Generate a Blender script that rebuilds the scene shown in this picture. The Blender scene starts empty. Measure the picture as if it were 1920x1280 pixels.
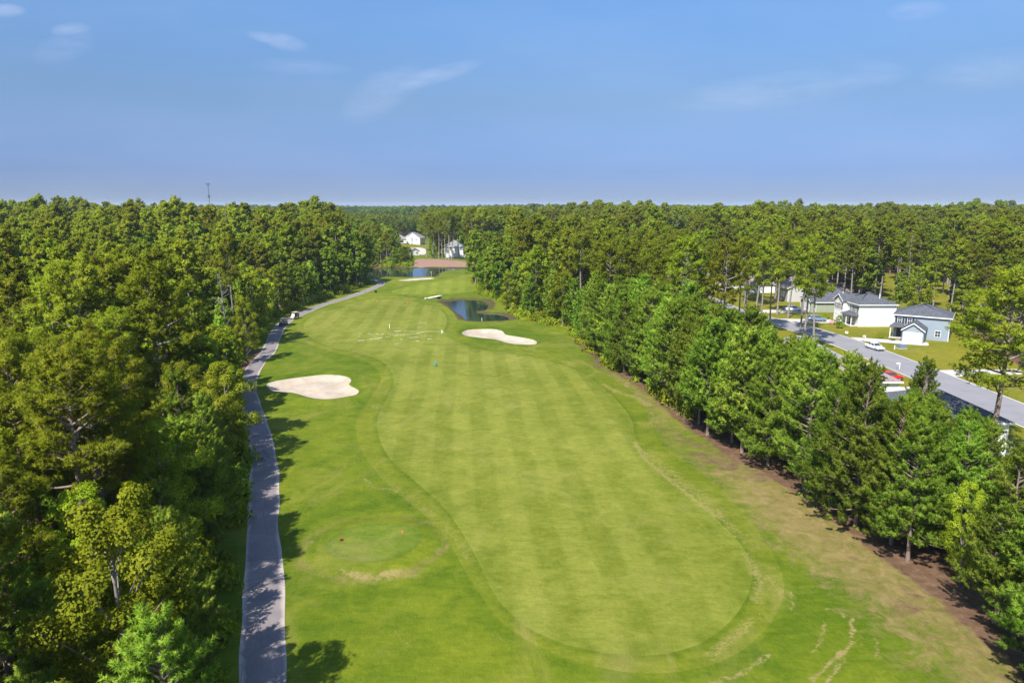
import bpy, math, random
import numpy as np
from mathutils import Vector, Matrix

R = math.radians
C = bpy.context.scene.collection
SC = bpy.context.scene
random.seed(7)

# ------------------------------------------------------------------ camera
CAM_H = 30.0
PITCH = math.atan((640 - 387) / 1280.0)
SP, CP = math.sin(PITCH), math.cos(PITCH)
cam_d = bpy.data.cameras.new('camera')
cam_d.lens = 24.0
cam_d.sensor_width = 36.0
cam_d.clip_start = 0.5
cam_d.clip_end = 40000
cam = bpy.data.objects.new('camera', cam_d)
cam.location = (0, 0, CAM_H)
cam.rotation_euler = (math.pi / 2 - PITCH, 0, 0)
C.objects.link(cam)
SC.camera = cam

# ------------------------------------------------------------------ world, sun, exposure
SUN_EL = R(52)
SUN_DIR = Vector((-0.50 * math.cos(SUN_EL), -0.866 * math.cos(SUN_EL), math.sin(SUN_EL)))   # towards the sun
w = bpy.data.worlds.new('World')
SC.world = w
w.use_nodes = True
nt = w.node_tree
for n in list(nt.nodes):
    nt.nodes.remove(n)
def N(tree, typ, **kw):
    n = tree.nodes.new(typ)
    for k, v in kw.items():
        setattr(n, k, v)
    return n
def math_node(tree, op, a, b=None, c=None, clamp=False):
    n = tree.nodes.new('ShaderNodeMath'); n.operation = op; n.use_clamp = clamp
    for i, v in enumerate((a, b, c)):
        if v is None: continue
        if isinstance(v, (int, float)): n.inputs[i].default_value = v
        else: tree.links.new(v, n.inputs[i])
    return n.outputs[0]
def mix_col(tree, fac, a, b, mode='MIX'):
    n = tree.nodes.new('ShaderNodeMix'); n.data_type = 'RGBA'; n.blend_type = mode
    n.clamp_factor = True
    for sock, v in ((n.inputs[0], fac), (n.inputs[6], a), (n.inputs[7], b)):
        if isinstance(v, (int, float)): sock.default_value = v
        elif isinstance(v, tuple): sock.default_value = (v[0], v[1], v[2], 1)
        else: tree.links.new(v, sock)
    return n.outputs[2]
sky = N(nt, 'ShaderNodeTexSky', sky_type='NISHITA')
sky.sun_disc = False
sky.sun_elevation = SUN_EL
sky.sun_rotation = math.atan2(SUN_DIR.x, SUN_DIR.y)
sky.altitude = 30
sky.air_density = 1.0
sky.dust_density = 0.35
sky.ozone_density = 4.0
tc = N(nt, 'ShaderNodeTexCoord')
sep = N(nt, 'ShaderNodeSeparateXYZ')
nt.links.new(tc.outputs['Generated'], sep.inputs[0])
X, Y, Z = sep.outputs
# the air near the horizon is a dull periwinkle rather than white
rmp = N(nt, 'ShaderNodeValToRGB')
nt.links.new(Z, rmp.inputs[0])
rmp.color_ramp.elements[0].position = 0.0
rmp.color_ramp.elements[0].color = (0.176, 0.228, 0.432, 1)
rmp.color_ramp.elements[1].position = 0.60
rmp.color_ramp.elements[1].color = (1.0, 1.0, 1.0, 1)
for ps_, cl_ in ((0.045, (0.176, 0.226, 0.425)), (0.14, (0.310, 0.350, 0.425)), (0.27, (0.455, 0.56, 0.66))):
    e = rmp.color_ramp.elements.new(ps_); e.color = (*cl_, 1)
skyc = mix_col(nt, 1.0, sky.outputs[0], rmp.outputs[0], 'MULTIPLY')
# thin summer clouds, each a patch of sky direction
ysafe = math_node(nt, 'MAXIMUM', Y, 0.05)
U = math_node(nt, 'DIVIDE', X, ysafe)
W = math_node(nt, 'DIVIDE', Z, ysafe)
comb = N(nt, 'ShaderNodeCombineXYZ')
nt.links.new(U, comb.inputs[0]); nt.links.new(W, comb.inputs[1])
def cloud_noise(sx, sy, rot, scale, detail=6, rough=0.6):
    mp = N(nt, 'ShaderNodeMapping')
    mp.inputs['Rotation'].default_value = (0, 0, rot)
    mp.inputs['Scale'].default_value = (sx, sy, 1)
    nt.links.new(comb.outputs[0], mp.inputs[0])
    no = N(nt, 'ShaderNodeTexNoise')
    no.inputs['Scale'].default_value = scale
    no.inputs['Detail'].default_value = detail
    no.inputs['Roughness'].default_value = rough
    nt.links.new(mp.outputs[0], no.inputs['Vector'])
    return no.outputs[0]
def uw(px, py):
    v = (py - 640) / 1280.0; u = (px - 960) / 1280.0
    dy = CP - v * SP
    return u / dy, -(SP + v * CP) / dy
def blob(px, py, hx, hy, rot, amt):
    cu, cw = uw(px, py)
    du = math_node(nt, 'SUBTRACT', U, cu); dw = math_node(nt, 'SUBTRACT', W, cw)
    c, s = math.cos(rot), math.sin(rot)
    a = math_node(nt, 'ADD', math_node(nt, 'MULTIPLY', du, c), math_node(nt, 'MULTIPLY', dw, s))
    b = math_node(nt, 'ADD', math_node(nt, 'MULTIPLY', du, -s), math_node(nt, 'MULTIPLY', dw, c))
    a = math_node(nt, 'POWER', math_node(nt, 'ABSOLUTE', math_node(nt, 'DIVIDE', a, hx)), 2)
    b = math_node(nt, 'POWER', math_node(nt, 'ABSOLUTE', math_node(nt, 'DIVIDE', b, hy)), 2)
    g = math_node(nt, 'SUBTRACT', 1.0, math_node(nt, 'ADD', a, b))
    g = math_node(nt, 'MAXIMUM', g, 0.0)
    return math_node(nt, 'MULTIPLY', g, amt)
fine = cloud_noise(9, 34, 0.35, 1.0, 9, 0.72)
ff = math_node(nt, 'MULTIPLY', math_node(nt, 'SUBTRACT', fine, 0.30), 2.6, clamp=True)
tot = None
for args in ((800, 146, 0.085, 0.013, 0.26, 0.27), (715, 175, 0.07, 0.030, 0.55, 0.20), (535, 80, 0.034, 0.012, -0.2, 0.28), (500, 72, 0.03, 0.008, -0.2, 0.25),
             (132, 56, 0.030, 0.010, 0.1, 0.30), (10, 20, 0.03, 0.010, 0.0, 0.32), (120, 90, 0.05, 0.02, 0.3, 0.18), (1450, 170, 0.16, 0.026, 0.12, 0.18),
             (1600, 150, 0.08, 0.012, 0.05, 0.16), (1720, 20, 0.045, 0.014, 0.1, 0.20), (1640, 125, 0.06, 0.01, -0.1, 0.12), (1860, 130, 0.10, 0.03, 0.1, 0.16), (560, 125, 0.08, 0.012, -0.05, 0.12)):
    g = blob(*args)
    tot = g if tot is None else math_node(nt, 'MAXIMUM', tot, g)
tot = math_node(nt, 'MULTIPLY', tot, ff)
veil = cloud_noise(1.2, 5, 0.1, 1.6, 5, 0.55)
veil = math_node(nt, 'MULTIPLY', math_node(nt, 'SUBTRACT', veil, 0.42, clamp=True), 0.22)
tot = math_node(nt, 'ADD', tot, veil, clamp=True)
skyc = mix_col(nt, tot, skyc, (3.5, 3.7, 4.5))
bg = N(nt, 'ShaderNodeBackground')
bg.inputs['Strength'].default_value = 0.135
nt.links.new(skyc, bg.inputs['Color'])
out = N(nt, 'ShaderNodeOutputWorld')
nt.links.new(bg.outputs[0], out.inputs[0])

sun_d = bpy.data.lights.new('sun', 'SUN')
sun_d.energy = 4.3
sun_d.angle = R(0.55)
sun_d.color = (1.0, 0.955, 0.87)
sun = bpy.data.objects.new('sun', sun_d)
sun.rotation_euler = (-SUN_DIR).to_track_quat('-Z', 'Y').to_euler()
sun.location = (0, 0, 200)
C.objects.link(sun)

vs = SC.view_settings
vs.view_transform = 'Standard'; vs.look = 'None'
vs.exposure = 0.9; vs.gamma = 1.0; vs.use_curve_mapping = False
SC.cycles.max_bounces = 8
SC.cycles.diffuse_bounces = 3
SC.cycles.glossy_bounces = 3
SC.cycles.transmission_bounces = 4
SC.cycles.volume_bounces = 1
SC.cycles.transparent_max_bounces = 8
SC.cycles.caustics_reflective = False
SC.cycles.caustics_refractive = False

HAZE_D = 0.00008
# ------------------------------------------------------------------ helpers
def at(px, py, z=0.0):
    """point of the flat ground seen at a photo pixel (plan survey of the place)"""
    v = (py - 640) / 1280.0; u = (px - 960) / 1280.0
    dep = (CAM_H - z) / (SP + v * CP)
    return (u * dep, dep * (CP - v * SP))
def pts(lst):
    return np.array([at(*p) for p in lst])
def smooth_closed(P, n=5):
    P = np.asarray(P, float); out = []
    m = len(P)
    for i in range(m):
        p0, p1, p2, p3 = P[i - 1], P[i], P[(i + 1) % m], P[(i + 2) % m]
        for k in range(n):
            t = k / n
            out.append(0.5 * ((2 * p1) + (-p0 + p2) * t + (2 * p0 - 5 * p1 + 4 * p2 - p3) * t * t + (-p0 + 3 * p1 - 3 * p2 + p3) * t ** 3))
    return np.array(out)
def smooth_open(P, n=6):
    P = np.asarray(P, float)
    Q = np.vstack([2 * P[0] - P[1], P, 2 * P[-1] - P[-2]])
    out = []
    for i in range(1, len(Q) - 2):
        p0, p1, p2, p3 = Q[i - 1], Q[i], Q[i + 1], Q[i + 2]
        for k in range(n):
            t = k / n
            out.append(0.5 * ((2 * p1) + (-p0 + p2) * t + (2 * p0 - 5 * p1 + 4 * p2 - p3) * t * t + (-p0 + 3 * p1 - 3 * p2 + p3) * t ** 3))
    out.append(P[-1])
    return np.array(out)
def inside(poly, x, y):
    x = np.asarray(x, float); y = np.asarray(y, float)
    r = np.zeros(x.shape, bool)
    n = len(poly)
    for i in range(n):
        x1, y1 = poly[i]; x2, y2 = poly[(i + 1) % n]
        if y1 == y2: continue
        c = ((y1 > y) != (y2 > y)) & (x < (x2 - x1) * (y - y1) / (y2 - y1) + x1)
        r ^= c
    return r
def dist_line(P, x, y, closed=False):
    d = np.full(np.shape(x), 1e9)
    n = len(P)
    for i in range(n if closed else n - 1):
        a = P[i]; b = P[(i + 1) % n]
        ab = b - a; L = max(ab.dot(ab), 1e-9)
        t = np.clip(((x - a[0]) * ab[0] + (y - a[1]) * ab[1]) / L, 0, 1)
        d = np.minimum(d, np.hypot(x - a[0] - t * ab[0], y - a[1] - t * ab[1]))
    return d
def sdf(poly, x, y):
    d = dist_line(poly, x, y, True)
    return np.where(inside(poly, x, y), -d, d)
def sstep(a, b, x):
    t = np.clip((x - a) / (b - a), 0, 1)
    return t * t * (3 - 2 * t)
def wav(x, y, s, seed=0):
    """cheap smooth noise -1..1"""
    r = np.random.default_rng(seed); v = 0
    for k in range(5):
        a = r.uniform(0, 6.28); f = s * r.uniform(0.6, 1.7); p = r.uniform(0, 6.28)
        v = v + np.sin((x * math.cos(a) + y * math.sin(a)) * f + p)
    return v / 3.2

# ------------------------------------------------------------------ the plan of the place
path_c = smooth_open(np.vstack([[(-9.0, 16), (-13.3, 30)], pts([(495, 1280), (493, 1200), (495, 1100), (493, 1000), (496, 900), (490, 830), (474, 775), (464, 735), (468, 705),
    (484, 680), (503, 660), (512, 640), (521, 620), (535, 604), (566, 588), (610, 570), (660, 555), (695, 542), (713, 534), (714, 528), (700, 524.5), (680, 523)]), [at(680, 523) + np.array([-22, 3])]]))
b1 = [(320,650),(350,630),(480,608),(600,592),(750,576),(860,580),(930,595),(955,620),(938,650),(990,680),(1012,700),(990,725),(920,740),(800,758),(700,755),(620,738),(520,710),(400,700),(345,680)]
bunker_heart = smooth_closed(pts([(420 + x * .25, 560 + y * .25) for x, y in b1]))
b2 = [(830,970),(870,950),(960,942),(1060,942),(1120,955),(1145,980),(1200,990),(1290,1005),(1350,1020),(1370,1040),(1340,1055),(1250,1055),(1170,1045),(1080,1020),(960,1008),(880,998),(840,985)]
Q = .26042
bunker_long = smooth_closed(pts([(650 + x * Q, 370 + y * Q) for x, y in b2]))
b3 = [(365,600),(430,589),(510,583),(590,580),(632,590),(600,599),(520,603),(430,607)]
bunker_far = smooth_closed(pts([(650 + x * Q, 370 + y * Q) for x, y in b3]))
pn = [(690,745),(760,735),(860,729),(960,729),(1010,740),(1030,765),(1010,800),(940,815),(1010,829),(1090,832),(1170,852),(1180,868),(1120,880),(1000,885),(900,884),(845,872),(825,848),(770,812),(740,785),(715,760)]
pond_near = smooth_closed(pts([(650 + x * Q, 370 + y * Q) for x, y in pn]))
pf = [(60,560),(200,512),(330,500),(480,500),(640,501),(800,503),(930,503),(950,508),(900,514),(820,518),(740,524),(690,532),(655,550),(640,569),(560,571),(450,572),(350,570),(250,569),(150,570)]
pond_far = smooth_closed(pts([(650 + x * Q, 370 + y * Q) for x, y in pf]))
creek = smooth_open(pts([(650 + x * Q, 370 + y * Q) for x, y in [(385,699),(450,703),(520,708),(600,714),(650,717),(700,726)]]))
fair_px = [(935,1125),(1000,1182),(1100,1217),(1220,1228),(1320,1202),(1385,1145),(1410,1082),(1395,1030),(1350,980),(1290,925),(1235,885),(1202,850),(1190,815),(1180,780),(1140,735),
           (1085,695),(1010,670),(940,660),(890,651),(850,636),(833,622),(838,606),(836,592),(820,578),(780,566),(730,560),(690,560),(650,571),(610,584),(577,600),(570,620),(590,640),(630,655),(670,664),
           (710,676),(732,695),(738,722),(725,750),(708,785),(712,825),(735,865),(780,905),(830,950),(870,1005),(903,1065)]
fairway = smooth_closed(pts(fair_px))
coll_px = [(905,1120),(940,1165),(1000,1205),(1090,1242),(1220,1262),(1350,1240),(1435,1180),(1470,1110),(1455,1050),(1405,975),(1345,910),(1285,865),(1235,828),(1222,790),(1205,755),(1160,715),
           (1100,680),(1020,655),(950,648),(905,641),(865,628),(850,615),(855,600),(850,586),(830,571),(785,560),(730,555),(690,555),(640,568),(600,582),(565,598),(556,622),(575,645),(620,661),(665,672),
           (695,684),(712,700),(712,722),(690,755),(668,790),(672,830),(700,880),(745,925),(800,970),(845,1025),(875,1075)]
collar = smooth_closed(pts(coll_px))
tee_c = np.array(at(702, 1022)); tee_ax = (at(790, 1022)[0] - at(614, 1022)[0]) / 2
tee_ay = (at(702, 989)[1] - at(702, 1064)[1]) / 2
ang = np.linspace(0, 2 * math.pi, 60, endpoint=False)
tee = np.stack([tee_c[0] + tee_ax * np.cos(ang) * (1 + .05 * np.sin(2 * ang)), tee_c[1] + tee_ay * np.sin(ang)], 1)
green_poly = smooth_closed(pts([(735,548),(760,538),(830,530),(860,519),(900,511),(925,514),(915,530),(895,545),(860,550),(800,552)]))
# edge of the trees on either side of the hole
xl_pts = np.vstack([[(-11.5, 0), (-15, 20), (-17.6, 33)], path_c[(path_c[:, 1] > 36) & (path_c[:, 1] < 118)][::5] + np.array([-2.4, 0]),
                    pts([(462, 672), (478, 650), (490, 628), (500, 608), (535, 588), (575, 572), (625, 556), (668, 540), (695, 529), (672, 519), (720, 511), (770, 502)])])
xr_px = [(1920,1245),(1850,1190),(1760,1112),(1690,1062),(1620,1010),(1520,935),(1440,882),(1380,855),(1290,795),(1220,735),(1130,678),(1085,640),(1060,612),(1020,606),(985,600),(965,590),(950,582),(945,570),(925,560),(898,552),(888,535),(893,518),(905,508),(935,500)]
xr_pts = np.vstack([[(30, 0), (31.5, 30)], pts(xr_px)])
course = np.vstack([xl_pts, pts([(772, 478), (735, 470), (738, 449), (800, 446), (840, 470), (900, 480), (935, 488)]), xr_pts[::-1]])
hood = np.array([(63, 40), (50, 60), (46, 78), (45, 100), (44, 125), (44, 150), (40, 168), (43, 195), (58, 203), (57, 240), (62, 290), (74, 322), (96, 322), (100, 280), (104, 222), (120, 215), (150, 300), (170, 322), (172, 262), (130, 186), (110, 172), (104, 146), (96, 124), (93, 60), (90, 40)])
far_lawn = np.array([(195, 470), (250, 470), (262, 520), (205, 530)])
far_lots = [np.array([(98, 430), (122, 430), (128, 480), (100, 480)]), np.array([(-112, 520), (-60, 500), (-52, 570), (-110, 600)]), np.array([(85, 560), (118, 560), (130, 620), (90, 620)])]
road_c = smooth_open([(74.5, 40), (75, 90), (75.2, 140), (73.0, 165), (67.5, 185), (64, 205), (64, 240), (70, 290), (84, 350), (100, 420), (112, 480)])
pavement_far = smooth_closed(pts([(772, 477), (797, 477), (797, 466), (778, 464)]), 3)

def ground_h(x, y):
    x = np.asarray(x, float); y = np.asarray(y, float)
    h = 0.22 * wav(x, y, 0.07, 3) * sstep(30, 60, y)
    flat = sstep(50, 44, np.abs(x)) * 1.0
    h = h * np.where(x > 45, 0.0, 1.0)
    h = h + 5.0 * sstep(-65, -130, x) * sstep(90, 200, y) * sstep(900, 600, y)
    h = h + sstep(700, 1500, y) * 5.0 * wav(x, y, 0.0022, 9)
    h = h + sstep(700, 1500, y) * 3.0 * wav(x, y, 0.006, 19)
    h = h + 0.9 * np.exp(-(((x - green_poly[:, 0].mean()) / 16) ** 2 + ((y - green_poly[:, 1].mean()) / 18) ** 2))
    for b in (bunker_heart, bunker_long, bunker_far):
        s = sdf(b, x, y)
        h = h - 0.80 * sstep(0.5, -1.6, s) + 0.22 * sstep(-2, -6, s) + 0.38 * np.exp(-((s - 1.6) / 1.5) ** 2)
    for pnd, lv in ((pond_near, 0), (pond_far, 0)):
        s = sdf(pnd, x, y)
        h = h * sstep(0, 4, s) - 1.3 * sstep(1.3, -3.2, s)
    dc = dist_line(creek, x, y)
    h = h - 0.8 * sstep(2.2, 0.3, dc)
    s = sdf(tee, x, y)
    h = h + 0.35 * sstep(2.5, 0.0, s)
    dp = dist_line(path_c, x, y)
    h = h * (0.35 + 0.65 * sstep(2, 5, dp))
    return h
def gz(x, y):
    return float(ground_h(np.array([x]), np.array([y]))[0])

# ------------------------------------------------------------------ materials
def new_mat(name):
    m = bpy.data.materials.new(name); m.use_nodes = True
    t = m.node_tree
    p = t.nodes['Principled BSDF']
    return m, t, p
def noise(t, vec, scale, detail=4, rough=0.55, dist=0.0):
    n = N(t, 'ShaderNodeTexNoise')
    n.inputs['Scale'].default_value = scale; n.inputs['Detail'].default_value = detail
    n.inputs['Roughness'].default_value = rough; n.inputs['Distortion'].default_value = dist
    if vec is not None: t.links.new(vec, n.inputs['Vector'])
    return n.outputs[0]
def mapped(t, vec, scale=(1, 1, 1), rot=(0, 0, 0)):
    mp = N(t, 'ShaderNodeMapping')
    mp.inputs['Scale'].default_value = scale; mp.inputs['Rotation'].default_value = rot
    t.links.new(vec, mp.inputs[0])
    return mp.outputs[0]
def ramp(t, fac, stops, interp='LINEAR'):
    r = N(t, 'ShaderNodeValToRGB'); r.color_ramp.interpolation = interp
    els = r.color_ramp.elements
    while len(els) < len(stops): els.new(0.5)
    for e_, (p, c) in zip(els, stops):
        e_.position = p; e_.color = (c[0], c[1], c[2], 1) if isinstance(c, tuple) else (c, c, c, 1)
    if fac is not None: t.links.new(fac, r.inputs[0])
    return r.outputs[0]
def bump(t, p, h, strength=0.3, dist=0.1):
    b = N(t, 'ShaderNodeBump'); b.inputs['Strength'].default_value = strength; b.inputs['Distance'].default_value = dist
    t.links.new(h, b.inputs['Height']); t.links.new(b.outputs[0], p.inputs['Normal'])
def setp(p, rough=0.8, spec=0.3, metal=0.0):
    p.inputs['Roughness'].default_value = rough
    p.inputs['Specular IOR Level'].default_value = spec
    p.inputs['Metallic'].default_value = metal
def plain(name, col, rough=0.6, spec=0.4, metal=0.0, var=0.12, scale=3.0):
    m, t, p = new_mat(name)
    o = N(t, 'ShaderNodeTexCoord').outputs['Object']
    n = noise(t, o, scale, 5)
    f = ramp(t, n, [(0.3, 1 - var), (0.7, 1 + var)])
    c = mix_col(t, 1.0, col, f, 'MULTIPLY')
    t.links.new(c, p.inputs['Base Color'])
    setp(p, rough, spec, metal)
    return m
def geo_pos(t):
    return N(t, 'ShaderNodeNewGeometry').outputs['Position']
def attr(t, name):
    a = N(t, 'ShaderNodeAttribute'); a.attribute_name = name
    return a.outputs['Fac']

M = {}
# grass kinds. lo/hi are the two grass colours, dry the straw colour
def grass_mat(name, lo, hi, dry, dry_amt, stripes=0.0, straw=False, detail_sc=1.0):
    m, t, p = new_mat(name)
    pos = geo_pos(t)
    big = noise(t, pos, 0.035, 5, 0.6, 0.4)
    med = noise(t, pos, 0.32 * detail_sc, 6, 0.65, 0.5)
    fin = noise(t, mapped(t, pos, (1.1, 0.55, 1), (0, 0, 0.3)), 2.6, 4, 0.7)
    v = math_node(t, 'ADD', math_node(t, 'MULTIPLY', big, 0.45), math_node(t, 'MULTIPLY', med, 0.40))
    v = math_node(t, 'ADD', v, math_node(t, 'MULTIPLY', fin, 0.15))
    if stripes:
        sp = N(t, 'ShaderNodeSeparateXYZ'); t.links.new(pos, sp.inputs[0])
        sx = math_node(t, 'ADD', sp.outputs[0], math_node(t, 'MULTIPLY', sp.outputs[1], 0.075))
        sx = math_node(t, 'ADD', sx, math_node(t, 'MULTIPLY', noise(t, pos, 0.02, 1), 2.5))
        s = math_node(t, 'SINE', math_node(t, 'MULTIPLY', sx, math.pi / 2.5))
        s = math_node(t, 'MULTIPLY', s, 3.0)
        s = math_node(t, 'MAXIMUM', math_node(t, 'MINIMUM', s, 1.0), -1.0)
        fade = ramp(t, noise(t, pos, 0.05, 3), [(0.38, 0.35), (0.6, 1.0)])
        v = math_node(t, 'ADD', v, math_node(t, 'MULTIPLY', math_node(t, 'MULTIPLY', s, fade), stripes))
    col = ramp(t, v, [(0.40, lo), (0.60, hi)])
    tf = noise(t, mapped(t, pos, (0.8, 1.8, 1), (0, 0, 0.6)), 0.9 * detail_sc, 5, 0.75, 0.8)
    col = mix_col(t, 1.0, col, ramp(t, tf, [(0.28, (0.74, 0.80, 0.5)), (0.72, (1.26, 1.17, 1.15))]), 'MULTIPLY')
    # faint combing left by the mower across the line of play, the darker longer fringe of each cut, and shade painted at the bunker lips
    cb = noise(t, mapped(t, pos, (0.25, 2.6, 1), (0, 0, 0.12)), 1.5, 3, 0.6)
    col = mix_col(t, 1.0, col, ramp(t, cb, [(0.3, (0.95, 0.96, 0.93)), (0.7, (1.05, 1.04, 1.06))]), 'MULTIPLY')
    ed_ = attr(t, 'edge')
    col = mix_col(t, math_node(t, 'MULTIPLY', ed_, 0.8), col, mix_col(t, 1.0, col, (0.62, 0.78, 0.45), 'MULTIPLY'))
    if straw:
        dv = attr(t, 'dry')
        dk = math_node(t, 'ADD', dv, math_node(t, 'MULTIPLY', math_node(t, 'SUBTRACT', noise(t, pos, 0.55, 10, 0.82, 0.8), 0.5), 2.4))
        col = mix_col(t, ramp(t, dk, [(0.40, 0.0), (0.85, 0.85)]), col, ramp(t, noise(t, pos, 0.7, 7, 0.75, 0.6), [(0.35, (0.125, 0.105, 0.026)), (0.65, (0.265, 0.185, 0.085))]))
    # dry patches
    dn = noise(t, mapped(t, pos, (1, 0.6, 1), (0, 0, 0.5)), 0.16, 7, 0.68, 0.9)
    dd = ramp(t, dn, [(0.52, 0.0), (0.74, 1.0)])
    col = mix_col(t, math_node(t, 'MULTIPLY', dd, dry_amt), col, dry)
    # small bright flecks of thatch
    fl = noise(t, mapped(t, pos, (1.6, 0.5, 1), (0, 0, -0.4)), 1.9, 3, 0.6, 1.2)
    fl = ramp(t, fl, [(0.68, 0.0), (0.76, 1.0)])
    col = mix_col(t, math_node(t, 'MULTIPLY', fl, dry_amt * 0.6), col, (dry[0] * 1.3, dry[1] * 1.25, dry[2] * 1.3))
    if straw:
        # needle litter under the pines and the dirt of the wood floor (grown into the grass with a ragged edge)
        a = attr(t, 'floor')
        rag = math_node(t, 'ADD', a, math_node(t, 'MULTIPLY', math_node(t, 'SUBTRACT', noise(t, pos, 0.35, 7, 0.7, 0.6), 0.5), 1.5))
        k = ramp(t, rag, [(0.42, 0.0), (0.72, 1.0)])
        sc_ = ramp(t, noise(t, pos, 0.9, 6, 0.7), [(0.3, (0.075, 0.045, 0.028)), (0.55, (0.135, 0.080, 0.048)), (0.8, (0.23, 0.155, 0.10))])
        col = mix_col(t, k, col, sc_)
        wn = attr(t, 'worn')
        wk = math_node(t, 'ADD', wn, math_node(t, 'MULTIPLY', math_node(t, 'SUBTRACT', noise(t, mapped(t, pos, (1, 1.5, 1), (0, 0, 0.5)), 2.2, 8, 0.78, 1.2), 0.5), 2.6))
        wk = ramp(t, wk, [(0.55, 0.0), (0.85, 1.0)])
        col = mix_col(t, math_node(t, 'MULTIPLY', wk, 0.8), col, (0.27, 0.205, 0.085))
        md = attr(t, 'mud')
        col = mix_col(t, ramp(t, math_node(t, 'ADD', md, math_node(t, 'MULTIPLY', math_node(t, 'SUBTRACT', noise(t, pos, 0.8, 5), 0.5), 0.8)), [(0.45, 0.0), (0.7, 1.0)]), col, (0.075, 0.055, 0.028))
    else:
        wn = attr(t, 'worn')
        wk = math_node(t, 'ADD', wn, math_node(t, 'MULTIPLY', math_node(t, 'SUBTRACT', noise(t, mapped(t, pos, (1, 1.5, 1), (0, 0, 0.5)), 2.2, 8, 0.78, 1.2), 0.5), 2.6))
        wk = ramp(t, wk, [(0.55, 0.0), (0.85, 1.0)])
        col = mix_col(t, math_node(t, 'MULTIPLY', wk, 0.75), col, (0.265, 0.215, 0.075))
    t.links.new(col, p.inputs['Base Color'])
    setp(p, 0.9, 0.12)
    bump(t, p, math_node(t, 'ADD', fin, med), 0.6, 0.15)
    return m
M['rough'] = grass_mat('rough_grass', (0.062, 0.106, 0.004), (0.140, 0.168, 0.011), (0.22, 0.20, 0.045), 0.55, straw=True)
M['collar'] = grass_mat('collar_grass', (0.082, 0.116, 0.006), (0.150, 0.172, 0.016), (0.26, 0.215, 0.065), 0.75)
M['fairway'] = grass_mat('fairway_grass', (0.112, 0.138, 0.013), (0.190, 0.205, 0.036), (0.25, 0.23, 0.062), 0.45, stripes=0.045)
M['green'] = grass_mat('green_grass', (0.110, 0.150, 0.012), (0.185, 0.215, 0.028), (0.22, 0.22, 0.05), 0.25, stripes=0.04)
M['tee'] = grass_mat('tee_grass', (0.070, 0.120, 0.010), (0.135, 0.170, 0.022), (0.24, 0.20, 0.075), 0.6)
M['lawn'] = grass_mat('lawn_grass', (0.110, 0.125, 0.006), (0.190, 0.175, 0.015), (0.28, 0.22, 0.065), 0.55)

def sand_mat():
    m, t, p = new_mat('bunker_sand')
    pos = geo_pos(t)
    n = noise(t, pos, 0.5, 7, 0.65)
    col = ramp(t, n, [(0.3, (0.355, 0.285, 0.215)), (0.7, (0.49, 0.415, 0.335))])
    rk = N(t, 'ShaderNodeTexWave'); rk.inputs['Scale'].default_value = 1.6; rk.inputs['Distortion'].default_value = 5
    rk.inputs['Detail'].default_value = 2
    t.links.new(pos, rk.inputs['Vector'])
    t.links.new(col, p.inputs['Base Color']); setp(p, 0.95, 0.1)
    bump(t, p, math_node(t, 'ADD', rk.outputs[1], noise(t, pos, 3.0, 5)), 0.5, 0.06)
    return m
M['sand'] = sand_mat()
def path_mat():
    m, t, p = new_mat('cart_path_asphalt')
    pos = geo_pos(t)
    n = noise(t, pos, 0.25, 6, 0.65, 0.3); f = noise(t, pos, 6.0, 4, 0.7)
    v = math_node(t, 'ADD', math_node(t, 'MULTIPLY', n, 0.7), math_node(t, 'MULTIPLY', f, 0.3))
    col = ramp(t, v, [(0.3, (0.135, 0.120, 0.125)), (0.7, (0.27, 0.232, 0.225))])
    e_ = attr(t, 'edge')
    ek = math_node(t, 'ADD', e_, math_node(t, 'MULTIPLY', math_node(t, 'SUBTRACT', noise(t, pos, 0.7, 5), 0.5), 0.5))
    col = mix_col(t, ramp(t, ek, [(0.75, 0.0), (0.95, 0.8)]), col, (0.42, 0.36, 0.32))
    # tar filled cracks
    vor = N(t, 'ShaderNodeTexVoronoi'); vor.feature = 'DISTANCE_TO_EDGE'; vor.inputs['Scale'].default_value = 0.28
    t.links.new(mapped(t, pos, (1, 0.7, 1)), vor.inputs['Vector'])
    ck = ramp(t, vor.outputs[0], [(0.0, 0.7), (0.012, 0.0)])
    col = mix_col(t, ck, col, (0.11, 0.105, 0.11))
    t.links.new(col, p.inputs['Base Color']); setp(p, 0.9, 0.2)
    bump(t, p, f, 0.3, 0.02)
    return m
M['path'] = path_mat()
def road_mat(name, a, b):
    m, t, p = new_mat(name)
    pos = geo_pos(t)
    n = noise(t, pos, 0.3, 6, 0.6); f = noise(t, pos, 9.0, 3, 0.7)
    v = math_node(t, 'ADD', math_node(t, 'MULTIPLY', n, 0.6), math_node(t, 'MULTIPLY', f, 0.4))
    t.links.new(ramp(t, v, [(0.3, a), (0.7, b)]), p.inputs['Base Color']); setp(p, 0.9, 0.2)
    return m
M['road'] = road_mat('road_asphalt', (0.19, 0.185, 0.195), (0.26, 0.25, 0.26))
M['concrete'] = road_mat('pale_concrete', (0.40, 0.37, 0.34), (0.52, 0.48, 0.44))
M['dirtbank'] = road_mat('brown_bank_dirt', (0.20, 0.115, 0.08), (0.33, 0.205, 0.15))
def water_mat():
    m, t, p = new_mat('pond_water')
    p.inputs['Base Color'].default_value = (0.012, 0.022, 0.028, 1)
    setp(p, 0.04, 0.6)
    p.inputs['IOR'].default_value = 1.45
    pos = geo_pos(t)
    bump(t, p, noise(t, mapped(t, pos, (0.7, 1.4, 1)), 1.6, 4, 0.6), 0.15, 0.06)
    return m
M['water'] = water_mat()

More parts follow.
